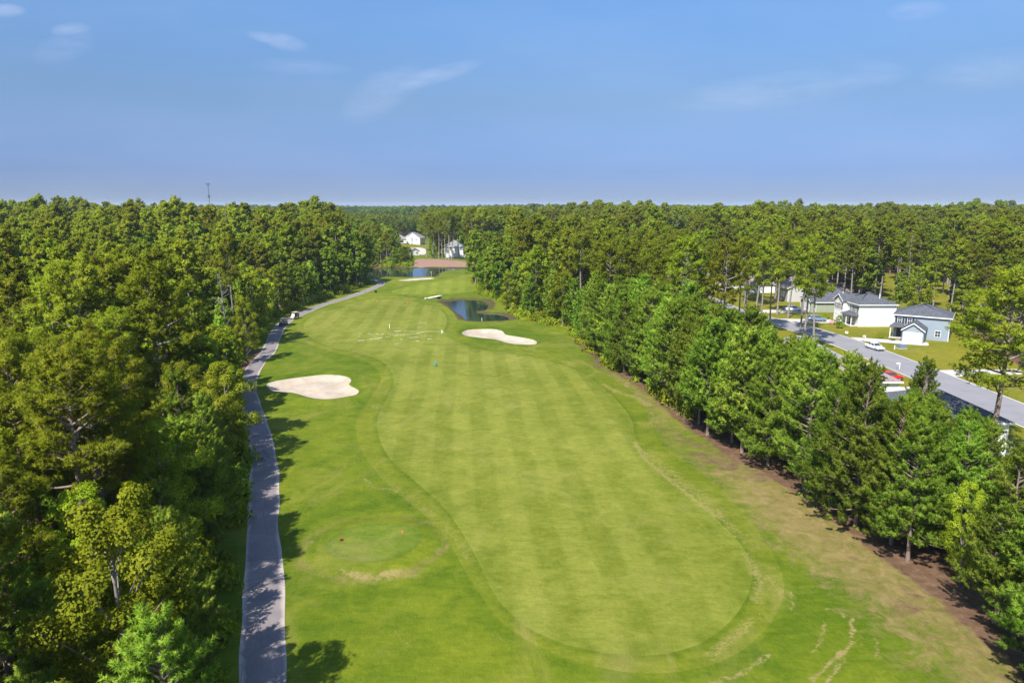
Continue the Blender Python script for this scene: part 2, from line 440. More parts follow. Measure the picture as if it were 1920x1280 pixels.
def leaf_mat(name, stops, trans=0.40, var=0.30, hue=0.02, gloss=0.08, rough=0.7):
    m, t, p = new_mat(name)
    a = attr(t, 'tint')
    oi = N(t, 'ShaderNodeObjectInfo')
    f = math_node(t, 'ADD', math_node(t, 'MULTIPLY', a, 1 - var), math_node(t, 'MULTIPLY', oi.outputs['Random'], var))
    col = ramp(t, f, stops)
    hs = N(t, 'ShaderNodeHueSaturation')
    r2 = N(t, 'ShaderNodeTexWhiteNoise'); r2.noise_dimensions = '1D'; t.links.new(oi.outputs['Random'], r2.inputs['W'])
    t.links.new(math_node(t, 'ADD', 0.5 - hue, math_node(t, 'MULTIPLY', r2.outputs[0], 1.5 * hue)), hs.inputs['Hue'])
    t.links.new(math_node(t, 'ADD', 0.70, math_node(t, 'MULTIPLY', r2.outputs[0], 0.60)), hs.inputs['Value'])
    t.links.new(col, hs.inputs['Color'])
    col = hs.outputs[0]
    t.links.new(col, p.inputs['Base Color'])
    setp(p, rough, gloss)
    tr = N(t, 'ShaderNodeBsdfTranslucent')
    t.links.new(mix_col(t, 1.0, col, (1.25, 1.25, 0.6), 'MULTIPLY'), tr.inputs[0])
    mx = N(t, 'ShaderNodeMixShader'); mx.inputs[0].default_value = trans
    t.links.new(p.outputs[0], mx.inputs[1]); t.links.new(tr.outputs[0], mx.inputs[2])
    t.links.new(mx.outputs[0], t.nodes['Material Output'].inputs[0])
    return m
M['needle'] = leaf_mat('pine_needles', [(0.0, (0.090, 0.170, 0.015)), (0.45, (0.180, 0.290, 0.030)), (0.8, (0.305, 0.415, 0.052)), (1.0, (0.47, 0.52, 0.09))])
M['needle_old'] = leaf_mat('old_pine_needles', [(0.0, (0.120, 0.165, 0.010)), (0.5, (0.220, 0.275, 0.018)), (0.85, (0.33, 0.365, 0.035)), (1.0, (0.44, 0.39, 0.06))])
M['leaf'] = leaf_mat('broad_leaves', [(0.0, (0.090, 0.155, 0.008)), (0.5, (0.205, 0.270, 0.013)), (0.85, (0.34, 0.385, 0.028)), (1.0, (0.42, 0.44, 0.06))], 0.35)
M['leaf_light'] = leaf_mat('sweetgum_leaves', [(0.0, (0.15, 0.215, 0.010)), (0.5, (0.285, 0.355, 0.020)), (0.85, (0.42, 0.475, 0.045)), (1.0, (0.55, 0.58, 0.12))], 0.35, 0.2)
def bark_mat(name, a, b):
    m, t, p = new_mat(name)
    o = N(t, 'ShaderNodeTexCoord').outputs['Object']
    n = noise(t, mapped(t, o, (3, 3, 0.7)), 2.5, 6, 0.7)
    t.links.new(ramp(t, n, [(0.3, a), (0.7, b)]), p.inputs['Base Color']); setp(p, 0.95, 0.1)
    bump(t, p, n, 0.6, 0.05)
    return m
M['bark'] = bark_mat('pine_bark', (0.13, 0.09, 0.07), (0.33, 0.26, 0.22))
M['bark_grey'] = bark_mat('grey_bark', (0.17, 0.145, 0.13), (0.36, 0.32, 0.29))

def siding(name, col, rough=0.6):
    m, t, p = new_mat(name)
    o = N(t, 'ShaderNodeTexCoord').outputs['Object']
    sp = N(t, 'ShaderNodeSeparateXYZ'); t.links.new(o, sp.inputs[0])
    fr = math_node(t, 'FRACT', math_node(t, 'MULTIPLY', sp.outputs[2], 1 / 0.18))
    c = mix_col(t, 1.0, col, ramp(t, noise(t, o, 0.8, 5), [(0.3, 0.93), (0.7, 1.03)]), 'MULTIPLY')
    t.links.new(c, p.inputs['Base Color']); setp(p, rough, 0.3)
    bump(t, p, fr, 0.5, 0.02)
    return m
M['w_white'] = siding('white_siding', (0.80, 0.79, 0.76))
M['w_sage'] = siding('sage_siding', (0.33, 0.36, 0.27))
M['w_grey'] = siding('pale_grey_siding', (0.52, 0.50, 0.48))
M['w_blue'] = siding('light_blue_siding', (0.29, 0.345, 0.40))
M['w_cream'] = siding('cream_siding', (0.70, 0.64, 0.52))
def shingle(name, a, b):
    m, t, p = new_mat(name)
    o = N(t, 'ShaderNodeTexCoord').outputs['Object']
    br = N(t, 'ShaderNodeTexBrick'); br.inputs['Scale'].default_value = 1.0
    br.inputs['Brick Width'].default_value = 0.45; br.inputs['Row Height'].default_value = 0.16
    br.inputs['Mortar Size'].default_value = 0.008
    br.inputs['Color1'].default_value = (*a, 1); br.inputs['Color2'].default_value = (*b, 1)
    br.inputs['Mortar'].default_value = (a[0] * .6, a[1] * .6, a[2] * .6, 1)
    t.links.new(o, br.inputs['Vector'])
    c = mix_col(t, 1.0, br.outputs[0], ramp(t, noise(t, o, 1.2, 6, 0.7), [(0.25, 0.78), (0.75, 1.2)]), 'MULTIPLY')
    t.links.new(c, p.inputs['Base Color']); setp(p, 0.9, 0.2)
    return m
M['r_dark'] = shingle('charcoal_shingles', (0.075, 0.08, 0.095), (0.12, 0.125, 0.14))
M['r_grey'] = shingle('grey_shingles', (0.20, 0.20, 0.21), (0.28, 0.275, 0.28))
M['r_brown'] = shingle('weathered_brown_shingles', (0.22, 0.17, 0.15), (0.33, 0.26, 0.23))
M['trim'] = plain('white_trim', (0.82, 0.82, 0.80), 0.5, 0.4, var=0.03)
M['glass'] = plain('window_glass', (0.05, 0.06, 0.075), 0.08, 0.7, var=0.2)
M['shutter'] = plain('dark_shutter', (0.035, 0.04, 0.05), 0.6, 0.3)
M['gdoor'] = plain('white_garage_door', (0.78, 0.79, 0.80), 0.5, 0.3, var=0.03)
M['c_white'] = plain('white_car_paint', (0.82, 0.83, 0.84), 0.18, 0.6, var=0.02)
M['c_blue'] = plain('slate_blue_car_paint', (0.20, 0.28, 0.38), 0.2, 0.6, 0.3, var=0.03)
M['c_red'] = plain('red_car_paint', (0.55, 0.015, 0.02), 0.2, 0.6, var=0.03)
M['c_grey'] = plain('silver_car_paint', (0.45, 0.46, 0.48), 0.22, 0.6, 0.4, var=0.03)
M['c_navy'] = plain('navy_cart_body', (0.015, 0.03, 0.12), 0.25, 0.5, var=0.03)
M['tyre'] = plain('tyre_rubber', (0.02, 0.02, 0.022), 0.85, 0.2)
M['rim'] = plain('wheel_rim', (0.5, 0.5, 0.52), 0.35, 0.5, 0.7)
M['tan'] = plain('tan_canopy', (0.62, 0.50, 0.36), 0.5, 0.3, var=0.05)
M['beige'] = plain('beige_cart_body', (0.60, 0.52, 0.42), 0.35, 0.4, var=0.05)
M['black'] = plain('black_plastic', (0.02, 0.02, 0.025), 0.6, 0.3)
M['skin'] = plain('skin', (0.50, 0.30, 0.21), 0.6, 0.3, var=0.05)
M['shirt_red'] = plain('maroon_shirt', (0.25, 0.04, 0.07), 0.9, 0.1)
M['shirt_blue'] = plain('blue_shirt', (0.05, 0.09, 0.30), 0.9, 0.1)
M['khaki'] = plain('khaki_trousers', (0.42, 0.34, 0.23), 0.9, 0.1)
M['lampg'] = plain('lamp_lens', (0.85, 0.85, 0.82), 0.15, 0.7, var=0.02)
M['chalk'] = plain('white_turf_paint', (0.86, 0.86, 0.70), 0.9, 0.1, var=0.08, scale=1.0)
M['stake_w'] = plain('white_painted_post', (0.82, 0.82, 0.76), 0.6, 0.3, var=0.04)
M['stake_b'] = plain('blue_plastic', (0.05, 0.30, 0.38), 0.5, 0.4)
M['orange'] = plain('orange_plastic', (0.62, 0.17, 0.05), 0.6, 0.3)
M['maroon'] = plain('dark_red_plastic', (0.16, 0.02, 0.02), 0.5, 0.3)
M['steel'] = plain('galvanised_steel', (0.16, 0.17, 0.19), 0.5, 0.5, 0.6)
M['pink'] = plain('pink_cloth', (0.70, 0.30, 0.38), 0.9, 0.1)
M['timber'] = plain('bridge_planks', (0.62, 0.56, 0.47), 0.8, 0.2, var=0.15, scale=6)
M['terracotta'] = plain('red_mulch', (0.28, 0.11, 0.07), 0.95, 0.1)

M['leaf_mid'] = leaf_mat('farther_leaves', [(0.0, (0.065, 0.125, 0.008)), (0.5, (0.145, 0.215, 0.015)), (1.0, (0.29, 0.34, 0.04))])
M['leaf_far'] = leaf_mat('distant_leaves', [(0.0, (0.045, 0.085, 0.010)), (0.5, (0.085, 0.135, 0.016)), (1.0, (0.16, 0.20, 0.03))])
# ------------------------------------------------------------------ mesh helpers
def link(o):
    C.objects.link(o); return o
def tag(o, label=None, cat=None, group=None, kind=None):
    if label: o['label'] = label
    if cat: o['category'] = cat
    if group: o['group'] = group
    if kind: o['kind'] = kind
    return o
def empty(name, loc=(0, 0, 0), rz=0.0, label=None, cat=None, group=None):
    o = bpy.data.objects.new(name, None); o.empty_display_size = 0.5
    o.location = loc; o.rotation_euler = (0, 0, rz)
    link(o)
    return tag(o, label, cat, group)
def mesh_np(name, V, F, mats, tint=None, smooth=False, midx=None, attrs=None, nrm=None):
    """V (n,3); F list of (m,k) arrays"""
    me = bpy.data.meshes.new(name)
    V = np.asarray(V, np.float32)
    F = [np.asarray(f, np.int32) for f in F if len(f)]
    me.vertices.add(len(V)); me.vertices.foreach_set('co', V.ravel())
    nl = sum(f.size for f in F); nf = sum(len(f) for f in F)
    me.loops.add(nl); me.polygons.add(nf)
    me.loops.foreach_set('vertex_index', np.concatenate([f.ravel() for f in F]))
    st = []; s = 0
    for f in F:
        st.append(s + np.arange(len(f)) * f.shape[1]); s += f.size
    me.polygons.foreach_set('loop_start', np.concatenate(st).astype(np.int32))
    if midx is not None: me.polygons.foreach_set('material_index', np.asarray(midx, np.int32))
    me.update(calc_edges=True)
    if tint is not None:
        a = me.attributes.new('tint', 'FLOAT', 'POINT'); a.data.foreach_set('value', np.asarray(tint, np.float32))
    for k, v in (attrs or {}).items():
        a = me.attributes.new(k, 'FLOAT', 'POINT'); a.data.foreach_set('value', np.asarray(v, np.float32))
    for m in (mats if isinstance(mats, (list, tuple)) else [mats]): me.materials.append(m)
    if smooth: me.polygons.foreach_set('use_smooth', np.ones(nf, bool))
    if nrm is not None:
        me.polygons.foreach_set('use_smooth', np.ones(nf, bool))
        me.normals_split_custom_set_from_vertices(nrm)
    else: me.validate()
    return me
class MB:
    """collects boxes, prisms and tubes into one mesh"""
    def __init__(s): s.V = []; s.F = []
    def add(s, V, F):
        o = len(s.V); s.V += [tuple(v) for v in V]; s.F += [tuple(i + o for i in f) for f in F]
        return s
    def box(s, x0, x1, y0, y1, z0, z1):
        return s.add([(x0, y0, z0), (x1, y0, z0), (x1, y1, z0), (x0, y1, z0), (x0, y0, z1), (x1, y0, z1), (x1, y1, z1), (x0, y1, z1)],
                     [(0, 3, 2, 1), (4, 5, 6, 7), (0, 1, 5, 4), (1, 2, 6, 5), (2, 3, 7, 6), (3, 0, 4, 7)])
    def tube(s, P, r, n=8, cap=True):
        P = [Vector(p) for p in P]; r = r if isinstance(r, (list, tuple)) else [r] * len(P)
        V = []; F = []
        for i, p in enumerate(P):
            d = (P[min(i + 1, len(P) - 1)] - P[max(i - 1, 0)]).normalized()
            a = d.cross(Vector((0, 0, 1)) if abs(d.z) < 0.9 else Vector((1, 0, 0))).normalized(); b = d.cross(a)
            for k in range(n):
                t = 2 * math.pi * k / n
                V.append(p + (a * math.cos(t) + b * math.sin(t)) * r[i])
        for i in range(len(P) - 1):
            for k in range(n):
                F.append((i * n + k, i * n + (k + 1) % n, (i + 1) * n + (k + 1) % n, (i + 1) * n + k))
        if cap:
            F.append(tuple(range(n))[::-1]); F.append(tuple((len(P) - 1) * n + k for k in range(n)))
        return s.add(V, F)
    def prism(s, prof, x0, x1):
        """profile [(y,z)] extruded along x"""
        n = len(prof)
        V = [(x0, y, z) for y, z in prof] + [(x1, y, z) for y, z in prof]
        F = [tuple(range(n))[::-1], tuple(range(n, 2 * n))] + [(i, (i + 1) % n, n + (i + 1) % n, n + i) for i in range(n)]
        return s.add(V, F)
    def loft(s, rings):
        n = len(rings[0]); V = [p for r in rings for p in r]; F = []
        for i in range(len(rings) - 1):
            for k in range(n):
                F.append((i * n + k, i * n + (k + 1) % n, (i + 1) * n + (k + 1) % n, (i + 1) * n + k))
        F.append(tuple(range(n))[::-1]); F.append(tuple((len(rings) - 1) * n + k for k in range(n)))
        return s.add(V, F)
    def ball(s, c, rx, ry, rz, n=10, m=7):
        rings = []
        for i in range(1, m):
            a = math.pi * i / m
            rings.append([(c[0] + rx * math.sin(a) * math.cos(2 * math.pi * k / n), c[1] + ry * math.sin(a) * math.sin(2 * math.pi * k / n), c[2] - rz * math.cos(a)) for k in range(n)])
        return s.loft(rings)
    def build(s, name, mat, parent=None, bevel=0.0, smooth=False, xf=None):
        me = bpy.data.meshes.new(name)
        me.from_pydata(s.V, [], s.F); me.materials.append(mat)
        if xf is not None: me.transform(xf)
        import bmesh
        bm = bmesh.new(); bm.from_mesh(me)
        bmesh.ops.recalc_face_normals(bm, faces=bm.faces)
        if bevel: bmesh.ops.bevel(bm, geom=bm.edges[:] , offset=bevel, segments=2, affect='EDGES', clamp_overlap=True)
        bm.to_mesh(me); bm.free()
        if smooth: me.polygons.foreach_set('use_smooth', np.ones(len(me.polygons), bool))
        o = bpy.data.objects.new(name, me); link(o)
        if parent is not None: o.parent = parent
        return o

# ------------------------------------------------------------------ the ground: one sheet to the horizon
def axis(parts):
    a = [parts[0][0]]
    for start, end, st in parts:
        n = max(1, int(round((end - start) / st)))
        a += list(start + (end - start) * (np.arange(1, n + 1) / n))
    return np.array(a)
def geo(start, end, first, k=1.25):
    a = []; x = start; s = first
    while x < end:
        x += s; s *= k; a.append(x)
    return a
xs = axis([(-150, -70, 2.0), (-70, -35, 1.0), (-35, 45, 0.45), (45, 100, 0.9), (100, 200, 2.0)])
xs = np.array(sorted([-150 - (g - 150) for g in geo(150, 22000, 3.0)]) + list(xs) + geo(200, 22000, 3.0))
ys = axis([(-10, 24, 2.0), (24, 100, 0.45), (100, 200, 0.75), (200, 420, 1.5)])
ys = np.array([-3000, -600, -100, -30] + list(ys) + geo(420, 22000, 2.0, 1.08))
GX, GY = np.meshgrid(xs, ys)
gx, gy = GX.ravel(), GY.ravel()
gh = ground_h(gx, gy)
NX, NY = len(xs), len(ys)
ii = np.arange(NX * NY).reshape(NY, NX)
quads = np.stack([ii[:-1, :-1], ii[:-1, 1:], ii[1:, 1:], ii[1:, :-1]], -1).reshape(-1, 4)
tris = np.vstack([quads[:, [0, 1, 2]], quads[:, [0, 2, 3]]])
s_course = sdf(course, gx, gy)
s_hood = sdf(hood, gx, gy)
far_open = np.minimum.reduce([sdf(far_lawn, gx, gy)] + [sdf(l, gx, gy) for l in far_lots])
s_open = np.minimum(np.minimum(s_course, s_hood), far_open)
right_side = sstep(-5, 5, gx) * sstep(175, 150, gy)
floor_v = np.maximum(sstep(-2.3, .5, s_open), .54 * sstep(-11, -3, s_open) * (.6 + .4 * wav(gx, gy, .16, 41))) * right_side + sstep(-0.5, 3.0, s_open) * (1 - right_side)
lone = np.array(at(465, 682))
floor_v = np.maximum(floor_v, 1.0 * sstep(1.15, .7, np.hypot((gx - lone[0] - .8) / 6.0, (gy - lone[1] - 3) / 17)) * (gx < np.interp(gy, path_c[2:-12, 1], path_c[2:-12, 0])))
# worn turf: the scar beside the fairway, the tyre marks by the trees, behind the tee
def smear(lst, wd):
    return sstep(wd, 0.1, dist_line(pts(lst), gx, gy))
worn = np.maximum.reduce([
    0.80 * smear([(1190, 830), (1212, 862), (1255, 900), (1305, 938), (1345, 970)], 1.0),
    0.62 * smear([(1215, 850), (1262, 890), (1320, 935), (1390, 1010)], 2.4),
    0.72 * smear([(1130, 720), (1160, 735), (1195, 745), (1215, 760)], 2.0),
    0.86 * smear([(655, 1077), (690, 1083)], 0.7), 0.92 * smear([(722, 1077), (748, 1073)], 0.9),
    0.62 * smear([(640, 1075), (700, 1086), (780, 1078)], 1.4),
    0.86 * smear([(1550, 1140), (1572, 1148), (1592, 1158), (1601, 1180)], 0.32),
    0.84 * smear([(1598, 1160), (1597, 1200), (1578, 1236), (1552, 1275), (1530, 1300)], 0.32),
    0.78 * smear([(1548, 1160), (1540, 1195), (1528, 1220)], 0.35), 0.76 * smear([(1484, 1105), (1486, 1145)], 0.28),
    0.78 * smear([(1575, 1215), (1562, 1240), (1520, 1275)], 0.4), 0.72 * smear([(1640, 1190), (1645, 1230)], 0.3),
    0.74 * smear([(1515, 1055), (1525, 1065), (1522, 1075)], 0.45), 0.70 * smear([(1610, 1195), (1622, 1215)], 0.35),
    0.82 * smear([(1380, 1268), (1410, 1248), (1445, 1225)], 0.42), 0.7 * smear([(1330, 1280), (1370, 1270)], 0.5),
    0.60 * smear([(1120, 695), (1100, 680), (1060, 662)], 1.8),
    0.66 * smear([(682, 898), (700, 915), (745, 922)], 0.8), 0.5 * smear([(700, 880), (760, 930), (840, 990), (880, 1050)], 2.2),
    0.68 * smear([(1400, 1040), (1425, 1085), (1420, 1125)], 1.4),
    0.66 * smear([(1330, 1232), (1380, 1190), (1410, 1160)], 1.2),
    0.58 * smear([(700, 760), (722, 785), (700, 800)], 1.6), 0.6 * smear([(1440, 1080), (1465, 1120)], 1.0),
    0.55 * smear([(745, 1185), (770, 1210)], 0.8), 0.55 * smear([(925, 1190), (960, 1200)], 0.8)])
s_coll = sdf(collar, gx, gy); s_fair = sdf(fairway, gx, gy); s_tee = sdf(tee, gx, gy)
edge_v = np.maximum(0.55 * np.exp(-((s_coll - .5) / .9) ** 2) * (gy < 150), 0.0)
edge_v = np.maximum(edge_v, 0.75 * np.exp(-((s_tee - 4.6) / 1.0) ** 2))
edge_v = np.maximum(edge_v, .9 * np.exp(-((np.minimum(sdf(bunker_heart, gx, gy), sdf(bunker_long, gx, gy)) - .3) / .9) ** 2))  # lip shading of the two nearer bunkers, painted into the turf colour
dry_v = np.clip(sstep(-15, -2.5, s_open) * right_side * (.55 + .45 * sstep(150, 60, gy)) * (.8 + .35 * wav(gx, gy, .12, 43)), 0, 1)
dry_v = np.maximum(dry_v, .55 * np.exp(-((s_tee - 2.2) / 1.0) ** 2))
mud = np.maximum.reduce([sstep(2.6, 0.6, np.abs(sdf(pond_near, gx, gy) - .6)) * 0.72, sstep(2.0, 0.5, np.abs(sdf(pond_far, gx, gy))) * 0.8, sstep(2.0, 0.6, dist_line(creek, gx, gy))])
me = mesh_np('ground', np.stack([gx, gy, gh], 1), [quads], M['rough'], attrs={'floor': floor_v, 'worn': worn, 'mud': mud, 'edge': edge_v, 'dry': dry_v}, smooth=True)
tag(link(bpy.data.objects.new('ground', me)), kind='structure')

def sheet(name, s, off, mat, edge=None, label=None, cat=None, kind='structure', flat_z=None):
    """the part of the ground where s<0, lifted by off, cut exactly at s=0"""
    tv = s[tris]
    neg = (tv < 0).sum(1)
    full = tris[neg == 3]
    part = tris[(neg > 0) & (neg < 3)]
    V = []; F = []; W_ = []; E_ = []
    base = np.stack([gx, gy, gh], 1)
    use = np.unique(full); remap = -np.ones(len(gx), int); remap[use] = np.arange(len(use))
    V = [tuple(v) for v in base[use]]; W_ = list(worn[use]); F = [tuple(f) for f in remap[full]]
    E_ = list(edge[use]) if edge is not None else [0] * len(use)
    cache = {}
    def vid(key, fn):
        if key not in cache:
            cache[key] = len(V); a, b, c = fn(); V.append(tuple(a)); W_.append(b); E_.append(c)
        return cache[key]
    for t_ in part:
        poly = []
        for k in range(3):
            a, b = int(t_[k]), int(t_[(k + 1) % 3])
            if s[a] < 0:
                poly.append(remap[a] if remap[a] >= 0 else vid((a, a), lambda: (base[a], worn[a], edge[a] if edge is not None else 0)))
            if (s[a] < 0) != (s[b] < 0):
                lo, hi = min(a, b), max(a, b); tt = s[lo] / (s[lo] - s[hi])
                poly.append(vid((lo, hi), lambda: (base[lo] + (base[hi] - base[lo]) * tt, worn[lo] + (worn[hi] - worn[lo]) * tt, (edge[lo] + (edge[hi] - edge[lo]) * tt) if edge is not None else 0)))
        if len(poly) >= 3:
            for k in range(1, len(poly) - 1): F.append((int(poly[0]), int(poly[k]), int(poly[k + 1])))
    V = np.array(V); V[:, 2] += off
    if flat_z is not None: V[:, 2] = flat_z
    me = mesh_np(name, V, [np.array(F)], mat, attrs={'worn': W_, 'edge': E_}, smooth=True)
    o = link(bpy.data.objects.new(name, me))
    return tag(o, label, cat, kind=kind)

d_path = dist_line(path_c, gx, gy)
half = 1.5 + 0.12 * wav(gx, gy, 0.5, 5)
sheet('collar', s_coll, 0.008, M['collar'], edge=np.exp(-((s_fair - .15) / .30) ** 2))
sheet('fairway', s_fair, 0.016, M['fairway'], edge=.4 * np.exp(-((s_fair + .5) / .8) ** 2))
sheet('tee_ground', s_tee, 0.012, M['tee'], edge=.8 * np.exp(-(s_tee / .5) ** 2))
sheet('putting_green', sdf(green_poly, gx, gy), 0.012, M['green'])
sheet('cart_path', d_path - half, 0.03, M['path'], edge=d_path / 1.5)
sheet('lawn', s_hood, 0.006, M['lawn'])
sheet('far_lawn', far_open, 0.006, M['lawn'])
d_road = dist_line(road_c, gx, gy)
sheet('kerb', d_road - 4.35, 0.05, M['concrete'])
sheet('road', d_road - 4.0, 0.056, M['road'])
sheet('far_pavement', sdf(pavement_far, gx, gy), 0.03, M['concrete'])
bank = smooth_closed(pts([(650 + x * Q, 370 + y * Q) for x, y in [(485,498),(487,470),(510,445),(620,446),(720,452),(820,462),(880,474),(985,480),(960,497),(800,501),(640,499)]]), 3)
sheet('dirt_bank', sdf(bank, gx, gy), 0.02, M['dirtbank'])
sheet('pond_water', sdf(pond_near, gx, gy) - 1.8, 0, M['water'], flat_z=-0.42)
o = sheet('pond_water', sdf(pond_far, gx, gy) - 1.8, 0, M['water'], flat_z=-0.42)
sheet('creek_water', dist_line(creek, gx, gy) - 1.1, 0, M['water'], flat_z=-0.45)
G_B = None
sheet('sand_bunker', sdf(bunker_heart, gx, gy), 0.02, M['sand'], label='heart shaped pale sand bunker beside the cart path', cat='sand bunker', kind='thing')
sheet('sand_bunker', sdf(bunker_long, gx, gy), 0.02, M['sand'], label='long curved pale sand bunker below the blue pond', cat='sand bunker', kind='thing')
sheet('sand_bunker', sdf(bunker_far, gx, gy), 0.02, M['sand'], label='thin far sand bunker between the green and the second pond', cat='sand bunker', kind='thing')
def rect_sheet(name, P, off=0.035, mat='concrete'):
    sheet(name, sdf(np.array(P, float), gx, gy), off, M[mat])
rect_sheet('driveway', [(70.5, 176.5), (86, 176.5), (86, 182.5), (68.5, 184)])
rect_sheet('driveway', [(79, 152.5), (87, 148.6), (91.5, 146.6), (93.5, 150.5), (88, 153.4), (79, 157)])
rect_sheet('driveway', [(60.5, 107), (71.2, 106), (71.2, 112), (60.5, 112)])
rect_sheet('driveway', [(59.5, 79.5), (71, 78.5), (71, 84), (59.5, 85.5)])
rect_sheet('driveway', [(79, 119), (95, 121), (95, 125), (79, 124)])
rect_sheet('driveway', [(66.5, 193), (86, 195), (86, 200), (66.5, 200)])
rect_sheet('driveway', [(60, 126), (71, 126), (71, 130), (60, 130)])

# ------------------------------------------------------------------ trees
def tube_np(P, r, n=6):
    P = np.asarray(P, float); r = np.asarray(r, float)
    d = np.gradient(P, axis=0); d /= np.linalg.norm(d, axis=1)[:, None] + 1e-9
    ref = np.where(np.abs(d[:, 2:3]) < 0.9, np.array([[0, 0, 1.0]]), np.array([[1.0, 0, 0]]))
    a = np.cross(d, ref); a /= np.linalg.norm(a, axis=1)[:, None] + 1e-9
    b = np.cross(d, a)
    th = np.linspace(0, 2 * np.pi, n, endpoint=False)
    V = P[:, None, :] + (a[:, None, :] * np.cos(th)[None, :, None] + b[:, None, :] * np.sin(th)[None, :, None]) * r[:, None, None]
    m = len(P)
    idx = np.arange(m * n).reshape(m, n); nx = np.roll(idx, -1, 1)
    F = np.stack([idx[:-1], nx[:-1], nx[1:], idx[1:]], -1).reshape(-1, 4)
    return V.reshape(-1, 3), F
class Acc:
    def __init__(s): s.V = []; s.F = []; s.n = 0; s.T = []; s.N = []
    def add(s, V, F, T=None, Nn=None):
        s.V.append(V); s.F.append(F + s.n); s.n += len(V); s.T.append(np.zeros(len(V)) if T is None else T)
        s.N.append(np.zeros((len(V), 3)) if Nn is None else Nn)
    def out(s): return np.vstack(s.V), np.vstack(s.F), np.concatenate(s.T), np.vstack(s.N)
def face_out(V, F, Nv):
    """turn every face so that it looks the way of its clump's normal"""
    g = np.cross(V[F[:, 1]] - V[F[:, 0]], V[F[:, 2]] - V[F[:, 0]])
    fl = (g * Nv[F[:, 0]]).sum(1) < 0
    F = F.copy(); F[fl] = F[fl][:, ::-1]
    return F
def unit(v): return v / (np.linalg.norm(v, axis=-1, keepdims=True) + 1e-9)

def needles(P, D, T, L, wd, K, rng, spread=0.75, NN=None):
    """K needle blades per tuft; P,D (n,3)"""
    n = len(P)
    d = unit(np.repeat(unit(D), K, 0) + rng.normal(0, spread, (n * K, 3)) )
    p = np.repeat(P, K, 0)
    s = unit(np.cross(d, rng.normal(0, 1, (n * K, 3)))) * (wd * rng.uniform(.7, 1.3, (n * K, 1)) / 2)
    l = L * rng.uniform(.7, 1.2, (n * K, 1))
    a = p - s; b = p + s; c = p + d * l
    V = np.stack([a, b, c], 1).reshape(-1, 3)
    F = np.arange(n * K * 3).reshape(-1, 3)
    t = np.repeat(np.repeat(T, K) + rng.normal(0, .06, n * K), 3)
    nn = unit(np.repeat(NN, K, 0) + d * .45)
    nn = np.repeat(nn, 3, 0)
    F = face_out(V, F, nn)
    return V, F, np.clip(t, 0, 1), nn
def leaves(P, D, T, sz, rng):
    n = len(P)
    nn = unit(D + rng.normal(0, .75, (n, 3)))
    t1 = unit(np.cross(nn, rng.normal(0, 1, (n, 3)))); t2 = np.cross(nn, t1)
    s1 = sz * rng.uniform(.7, 1.3, (n, 1)) * .5; s2 = s1 * rng.uniform(.6, .9, (n, 1))
    fold = nn * s1 * .25
    V = np.stack([P - t1 * s1, P - t2 * s2 + fold, P + t1 * s1, P + t2 * s2 + fold], 1).reshape(-1, 3)
    q = np.arange(n * 4).reshape(-1, 4)
    n2 = np.repeat(unit(nn * .55 + unit(D)), 4, 0)
    q = face_out(V, q, n2)
    return V, q, np.repeat(np.clip(T, 0, 1), 4), n2

